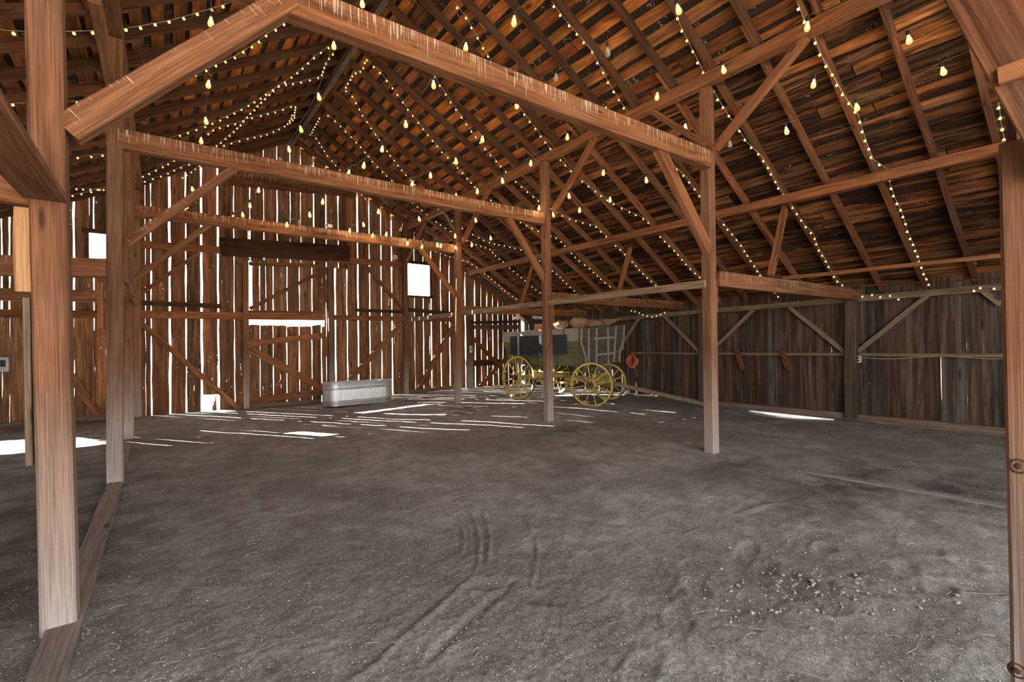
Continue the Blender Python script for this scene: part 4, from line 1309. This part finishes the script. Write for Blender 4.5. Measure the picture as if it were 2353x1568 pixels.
for k, (t0_, t1_) in enumerate(((.2, .75), (.8, 1.35), (1.4, 1.9))):
    b = MB()
    tm = (t0_ + t1_) / 2
    b.add([wp(t, s, z) for t in (t0_, t1_) for s, z in ((-.74, ZT), (.74, ZT), (.74, ZT + .03), (-.74, ZT + .03))], [(0, 1, 2, 3), (7, 6, 5, 4), (0, 4, 5, 1), (1, 5, 6, 2), (2, 6, 7, 3), (3, 7, 4, 0)])
    wpart(b, 'load_board', 'greyplank')
sack('plump brown sack on the wagon nearest the post', wp(1.15, .40, ZT + .14), .17, .22, .13, .3, 1)
sack('rounded brown sack on the wagon next to the slatted end', wp(1.55, .12, ZT + .18), .2, .25, .16, .9, 5)
sack('flat crumpled sack on the wagon behind the slatted end', wp(1.75, -.35, ZT + .13), .3, .24, .11, .2, 9)
sack('sack half hidden on the wagon behind the other two', wp(.8, -.15, ZT + .14), .24, .2, .12, 1.2, 13)
b = MB()
p0 = wp(.62, .5, ZT + .03)
cr = empty('wooden_crate', p0, 'small open wooden crate on the edge of the wagon load', 'crate', rz=math.atan2(AX.y, AX.x))
bpy.context.view_layer.update()
for nm, lo, hi in (('side_panel', (-.17, -.13, 0), (.17, -.112, .16)), ('side_panel', (-.17, .112, 0), (.17, .13, .16)), ('end_panel', (-.17, -.11, 0), (-.152, .11, .16)), ('end_panel', (.152, -.11, 0), (.17, .11, .16)), ('base', (-.15, -.11, 0), (.15, .11, .015))):
    b = MB(); b.box(lo, hi); b.build(nm, 'pale', cr)
# sheet of plywood tilted above the load
b = MB()
c4 = [wp(.55, -.55, ZT + .16), wp(1.9, -.72, ZT + .1), wp(2.25, -.8, ZT + .30), wp(.5, -.75, ZT + .34)]
v = c4 + [p + Vector((.01, .02, -.01)) for p in c4]
b.add(v, [(0, 1, 2, 3), (7, 6, 5, 4), (0, 4, 5, 1), (1, 5, 6, 2), (2, 6, 7, 3), (3, 7, 4, 0)])
tag(b.build('plywood_sheet', 'sack'), 'tilted sheet of brown plywood behind the sacks on the wagon', 'board', None, 'thing')
b = MB(); b.tube([onY(1393, 720, 9.0), onY(1397, 730, 9.0), onY(1398, 741, 9.0)], .012, 6)
wpart(b, 'iron_rod', 'iron')

# ================================================================== OTHER THINGS
# galvanized stock tank
def trough():
    a = G(752, 938, .02); c = G(908, 921, .05)
    ax = (c - a); L = ax.length; ax.normalize()
    rad = .30
    z0 = .04
    cen = (a + c) / 2 + Vector((-ax.y, ax.x, 0)) * rad
    root = empty('stock_tank', (cen.x, cen.y, z0), 'long oval galvanized metal trough at the foot of the gable boards', 'trough', rz=math.atan2(ax.y, ax.x))
    hl = L / 2 - rad
    def ring(r, z, n=80, wave=0.0):
        out = []
        per = 4 * hl + 2 * math.pi * r
        for i in range(n):
            s = per * i / n
            if s < 2 * hl: x, y, nx, ny = -hl + s, -r, 0, -1
            elif s < 2 * hl + math.pi * r:
                t = (s - 2 * hl) / r - math.pi / 2; nx, ny = math.cos(t), math.sin(t); x, y = hl + r * nx, r * ny
            elif s < 4 * hl + math.pi * r: x, y, nx, ny = hl - (s - 2 * hl - math.pi * r), r, 0, 1
            else:
                t = (s - 4 * hl - math.pi * r) / r + math.pi / 2; nx, ny = math.cos(t), math.sin(t); x, y = -hl + r * nx, r * ny
            w = wave * math.sin(i * math.pi)
            w = wave if i % 2 else -wave
            out.append((x + nx * w, y + ny * w, z))
        return out
    n = 240
    prof = [(rad - .006, 0, 0), (rad - .006, .03, 0), (rad + .012, .05, 0), (rad + .012, .065, 0), (rad - .004, .085, 0), (rad + .010, .105, 0), (rad + .010, .12, 0), (rad - .002, .14, 0), (rad - .002, .15, .0014),
            (rad, .42, .0014), (rad, .43, 0), (rad + .012, .45, 0), (rad + .012, .465, 0), (rad, .485, 0), (rad, .53, 0), (rad + .012, .545, 0), (rad + .012, .56, 0), (rad + .002, .575, 0), (rad + .002, .60, 0),
            (rad - .006, .60, 0), (rad - .008, .30, 0), (rad - .01, .03, 0)]
    v, f = [], []
    for r, z, w in prof: v += ring(r, z, n, w)
    for i in range(len(prof) - 1):
        for k in range(n): f.append((i * n + k, i * n + (k + 1) % n, (i + 1) * n + (k + 1) % n, (i + 1) * n + k))
    f.append(tuple(range((len(prof) - 1) * n, len(prof) * n)))
    mesh('tank_wall', v, f, 'galv', root)
    b = MB(); rr = ring(rad + .012, .60, 64)
    b.tube([Vector(p) for p in rr] + [Vector(rr[0])], .016, 8, False)
    b.build('rolled_rim', 'galv', root, True)
    b = MB(); b.lathe([(.03, -.01), (.03, .03), (.018, .03), (.018, .01)], 12, Matrix.Translation((hl * .95 + .1, -rad + .03, .06)) @ Matrix.Rotation(math.pi / 2, 4, 'X'))
    b.build('drain_plug', 'iron', root)
trough()

# coil of orange cord on the side wall
def coil():
    c = onX(1453, 826, XS - .10)
    mb = MB()
    pts = []
    LR = [(random.uniform(.05, .22), random.uniform(.17, .25)) for _ in range(15)]
    for k in range(15 * 24):
        a = 2 * math.pi * k / 24
        lp = k // 24
        rx = LR[lp][0] + .02 * noise.noise((k * .05, 1, 0))
        rz = LR[lp][1]
        z = -.02 + rz * math.cos(a) * (1 if math.cos(a) < 0 else .8)
        pts.append(Vector((c.x + .05 * noise.noise((lp * 5.0, 2, k * .02)), c.y + rx * math.sin(a) * (1.15 - .55 * max(0, math.cos(a))), c.z + z + .03 * noise.noise((lp * 4.0, 9, 0)))))
    pts += [Vector((c.x - .02, c.y - .12, c.z - .25)), Vector((c.x, c.y - .16, c.z - .42)), Vector((c.x + .02, c.y - .13, c.z - .5))]
    mb.tube(pts, .0075, 6)
    o = tag(mb.build('extension_cord', 'orange', None, True), 'coiled orange extension cord hanging on the side wall behind the wagon', 'cord', None, 'thing')
    b = MB(); b.tube([Vector((c.x + .12, c.y, c.z + .14)), Vector((c.x - .06, c.y, c.z + .15)), Vector((c.x - .07, c.y, c.z + .19))], .014, 6)
    tag(b.build('wall_hook', 'iron'), 'iron hook in the side wall holding the orange cord', 'hook', None, 'thing')
coil()

def boxy(name, label, cat, c, dims, mat, rz=0.0, extra=None):
    e = empty(name, c, label, cat, rz=rz)
    b = MB(); x, y, z = (d / 2 for d in dims)
    b.box((-x, -y, -z), (x, y, z)); 
    b.build('box', mat, e)
    for nm, lo, hi, m in extra or []:
        b = MB(); b.box(lo, hi); b.build(nm, m, e)
    return e
p = onX(1973, 826, XS - .05)
boxy('outlet_box', 'small pale outlet box on the side wall beside the dark wall post', 'outlet', (p.x, p.y, p.z), (.05, .085, .13), 'white', extra=[('socket', (-.03, -.02, .01), (-.024, .02, .045), 'dark'), ('socket', (-.03, -.02, -.045), (-.024, .02, -.01), 'dark')])
p = onY(1082, 803, YG - .6)
boxy('switch_box', 'pale switch box on the dark post left of the wagon', 'switch', (p.x, p.y, p.z), (.09, .05, .24), 'white', extra=[('lever', (-.015, -.035, -.02), (.015, -.025, .05), 'dark')])
p = onY(2, 838, YG - .06)
boxy('meter_box', 'grey electrical box on the orange boards behind the nearest post', 'electrical box', (p.x, p.y, p.z), (.24, .09, .30), 'plastic', extra=[('cover', (.0, -.06, -.05), (.08, -.045, .09), 'dark')])
p = onY(743, 518, YB[2] - .09)
p = onY(755, 519, YB[2] - .085)
boxy('junction_box', 'pale junction box on the farthest tie beam', 'electrical box', (p.x, p.y, p.z), (.16, .03, .07), 'white', extra=[('socket', (-.05, -.02, -.02), (-.02, -.015, .02), 'dark')])
p = G(1474, 911, .12)
boxy('grey_block', 'small grey block lying on the sill behind the far wagon wheel', 'block', (10.75, 9.0, .22), (.12, .2, .1), 'plastic')
# cord along the side wall rail
pts = []
for k in range(60):
    t = k / 59
    q = onX(1980 + (2330 - 1980) * t, 822 + 3 * math.sin(t * 9), XS - .04)
    pts.append(q)
b = MB(); b.tube(pts, .006, 5)
tag(b.build('electric_cable', 'wire_white'), 'white cable running along the side wall rail from the outlet box', 'cable', None, 'thing')
# white pipe behind the post before the wagon
pp = wp(1.0, .72, 0)
q = onY(1249, 915, 8.6)
b = MB(); b.lathe([(.045, 0), (.05, .01), (.05, .50), (.045, .51), (.04, .5), (.04, .02)], 14, Matrix.Translation(G(1249, 917, .11)))
tag(b.build('metal_can', 'white', None, True), 'tall narrow white can under the wagon behind the post', 'can', None, 'thing')
# lamp shade on the aisle tie beam and strip light
p = onY(1190, 729, YB[2] - .12)
ls = empty('barn_lamp', (p.x, p.y, p.z), 'white dish lamp hung from the short tie beam above the wagon', 'lamp')
b = MB(); b.lathe([(.02, .10), (.05, .09), (.06, .04), (.11, -.02), (.12, -.06), (.112, -.06), (.1, -.02), (.05, .03), (.02, .08)], 20); b.build('shade', 'white', ls, True)
b = MB(); b.tube([(0, 0, .09), (0, 0, .16)], .012, 8); b.build('stem', 'iron', ls)
p = onY(1238, 730, YB[2] - .05); p.z = onY(1238, 717, YB[2] - .05).z - .19
sf = empty('strip_light', (p.x, p.y, p.z), 'short white strip light fitting above the wagon back', 'lamp')
b = MB(); b.box((-.22, -.05, 0), (.22, .05, .05)); b.build('housing', 'white', sf)
b = MB(); b.tube([(-.2, 0, -.02), (.2, 0, -.02)], .016, 10); b.build('tube', 'plastic', sf)
b = MB(); b.tube([(-.15, 0, .05), (-.15, 0, .12)], .006, 4); b.tube([(.15, 0, .05), (.15, 0, .12)], .006, 4); b.build('hanging_wire', 'wire_dark', sf)
# flood lamp on the gable boards
p = onY(909, 592, YG - .1)
fl_ = empty('flood_lamp', (p.x, p.y, p.z), 'small white flood lamp on the gable boards left of the small window', 'lamp')
b = MB(); b.lathe([(.02, .07), (.06, .04), (.075, -.03), (.07, -.03), (.03, .02), (.0, .03)], 16, Matrix.Rotation(.7, 4, 'X')); b.build('shade', 'white', fl_, True)
b = MB(); b.tube([(0, .0, .04), (0, .08, .05), (0, .09, -.25)], .012, 6); b.build('conduit', 'plastic', fl_)
# bottle on the rail
p = onX(1430, 803, XS - .06)
b = MB(); b.lathe([(.0, 0), (.05, 0), (.052, .02), (.052, .16), (.03, .20), (.016, .22), (.016, .25), (0, .25)], 16, Matrix.Translation((p.x, p.y, p.z - .02)))
tag(b.build('plastic_jug', 'glass_off', None, True), 'clear plastic jug on the side wall rail above the orange cord', 'jug', None, 'thing')
# teal rag on the ground
c = G(1663, 941, .02)
v, f = [], []
for i in range(9):
    for j in range(9):
        v.append((c.x + (i - 4) * .025, c.y + (j - 4) * .022, .03 + .05 * abs(noise.noise((i * .5, j * .5, 3))) + (.03 if 2 < i < 6 and 2 < j < 6 else 0)))
for i in range(8):
    for j in range(8): f.append((i * 9 + j, i * 9 + j + 1, i * 9 + j + 10, i * 9 + j + 9))
tag(mesh('rag', v, f, 'blue', None, True), 'crumpled teal rag on the dirt at the side wall foot', 'rag', None, 'thing')
# light tangle hung on the ridge pole
b = MB()
c = onX(705, 300, XRIDGE)
pts = [c + Vector((.09 * math.sin(k * .9), .12 * math.cos(k * .7), .1 * math.sin(k * .53))) for k in range(70)]
b.tube(pts, .006, 5)
tag(b.build('wire_coil', 'wire_dark'), 'tangled coil of dark wire hung under the roof peak', 'wire', None, 'thing')
# cord drooping on the gable boards
P0 = [(605, 407), (632, 432), (660, 450), (682, 457), (705, 450), (730, 440)]
b = MB(); b.tube([onY(u, v, YG - .2) for u, v in P0], .007, 5)
tag(b.build('electric_cable', 'wire_dark'), 'dark cable drooping across the upper gable boards', 'cable', None, 'thing')

# ------------------------------------------------------------------ litter on the dirt
def floor_z(x, y):
    r = math.hypot(x, y)
    z = noise.noise((x * .8, y * .8, 0)) * .016 + noise.noise((x * 2.7, y * 2.7, 3)) * .008 + fh(x, y)
    return z
random.seed(99)
mb = MB()
def pebble(mb, c, r):
    v = []
    sd = random.uniform(0, 99)
    for (x, y, z) in ((1, 0, 0), (-1, 0, 0), (0, 1, 0), (0, -1, 0), (0, 0, 1), (0, 0, -1), (.7, .7, .3), (-.7, .7, .3), (.7, -.7, .3), (-.7, -.7, .3), (.55, .0, .75), (-.55, .1, .7)):
        pass
    n = 6
    rings = [(-.5, .8), (.15, 1.0), (.7, .65)]
    ph = random.uniform(0, 6)
    sx, sy, sz = random.uniform(.75, 1.25), random.uniform(.7, 1.1), random.uniform(.5, .85)
    pv = []
    for zz, rr in rings:
        for k in range(n):
            a = ph + 2 * math.pi * k / n
            q = random.uniform(.85, 1.12)
            pv.append((c[0] + math.cos(a) * rr * r * sx * q, c[1] + math.sin(a) * rr * r * sy * q, c[2] + zz * r * sz))
    pv.append((c[0], c[1], c[2] + r * sz * .95))
    pf = [(i * n + k, i * n + (k + 1) % n, (i + 1) * n + (k + 1) % n, (i + 1) * n + k) for i in range(2) for k in range(n)] + [(12 + k, 12 + (k + 1) % n, 18) for k in range(n)]
    mb.add(pv, pf)
for i in range(9000):
    u = random.uniform(-60, 2420); v = 870 + 700 * random.random() ** .75
    if v < 960: continue
    c = G(u, v)
    if c.x > XWALL - .2 or c.y > 11: continue
    r = random.choice([.0018, .002, .0025, .003, .0035, .004, .0055])
    pebble(mb, (c.x, c.y, floor_z(c.x, c.y) + r * .2), r)
tag(mb.build('gravel', 'stone'), 'small pale grit scattered over the dirt floor', 'gravel', None, 'stuff')
mb = MB()
for i in range(300):
    a = random.gauss(0, 1); b_ = random.gauss(0, 1)
    u = 1860 + 130 * a; v = 1355 + 42 * b_
    if v < 1150 or v > 1560: continue
    c = G(u, v)
    r = random.choice([.004, .005, .006, .007, .009, .012, .015])
    pebble(mb, (c.x, c.y, floor_z(c.x, c.y) + r * .15), r)
tag(mb.build('clods', 'clod'), 'patch of broken dirt clods and stones on the trodden floor', 'dirt clods', None, 'stuff')
mb = MB()
for i in range(320):
    u = random.uniform(-40, 2400); v = 970 + 600 * random.random() ** .9
    c = G(u, v)
    if c.x > XWALL - .2 or c.y > 10: continue
    L = random.uniform(.02, .09) if random.random() < .9 else random.uniform(.1, .25)
    a = random.uniform(0, 6.28)
    z = floor_z(c.x, c.y) + .008
    mb.tube([(c.x, c.y, z), (c.x + math.cos(a) * L * .5, c.y + math.sin(a) * L * .5, z + .006), (c.x + math.cos(a + .2) * L, c.y + math.sin(a + .2) * L, z)], .0009, 4)
tag(mb.build('straw', 'straw'), 'bits of straw scattered over the dirt floor', 'straw', None, 'stuff')
print('globes', n_globes, 'objects', len(bpy.data.objects))
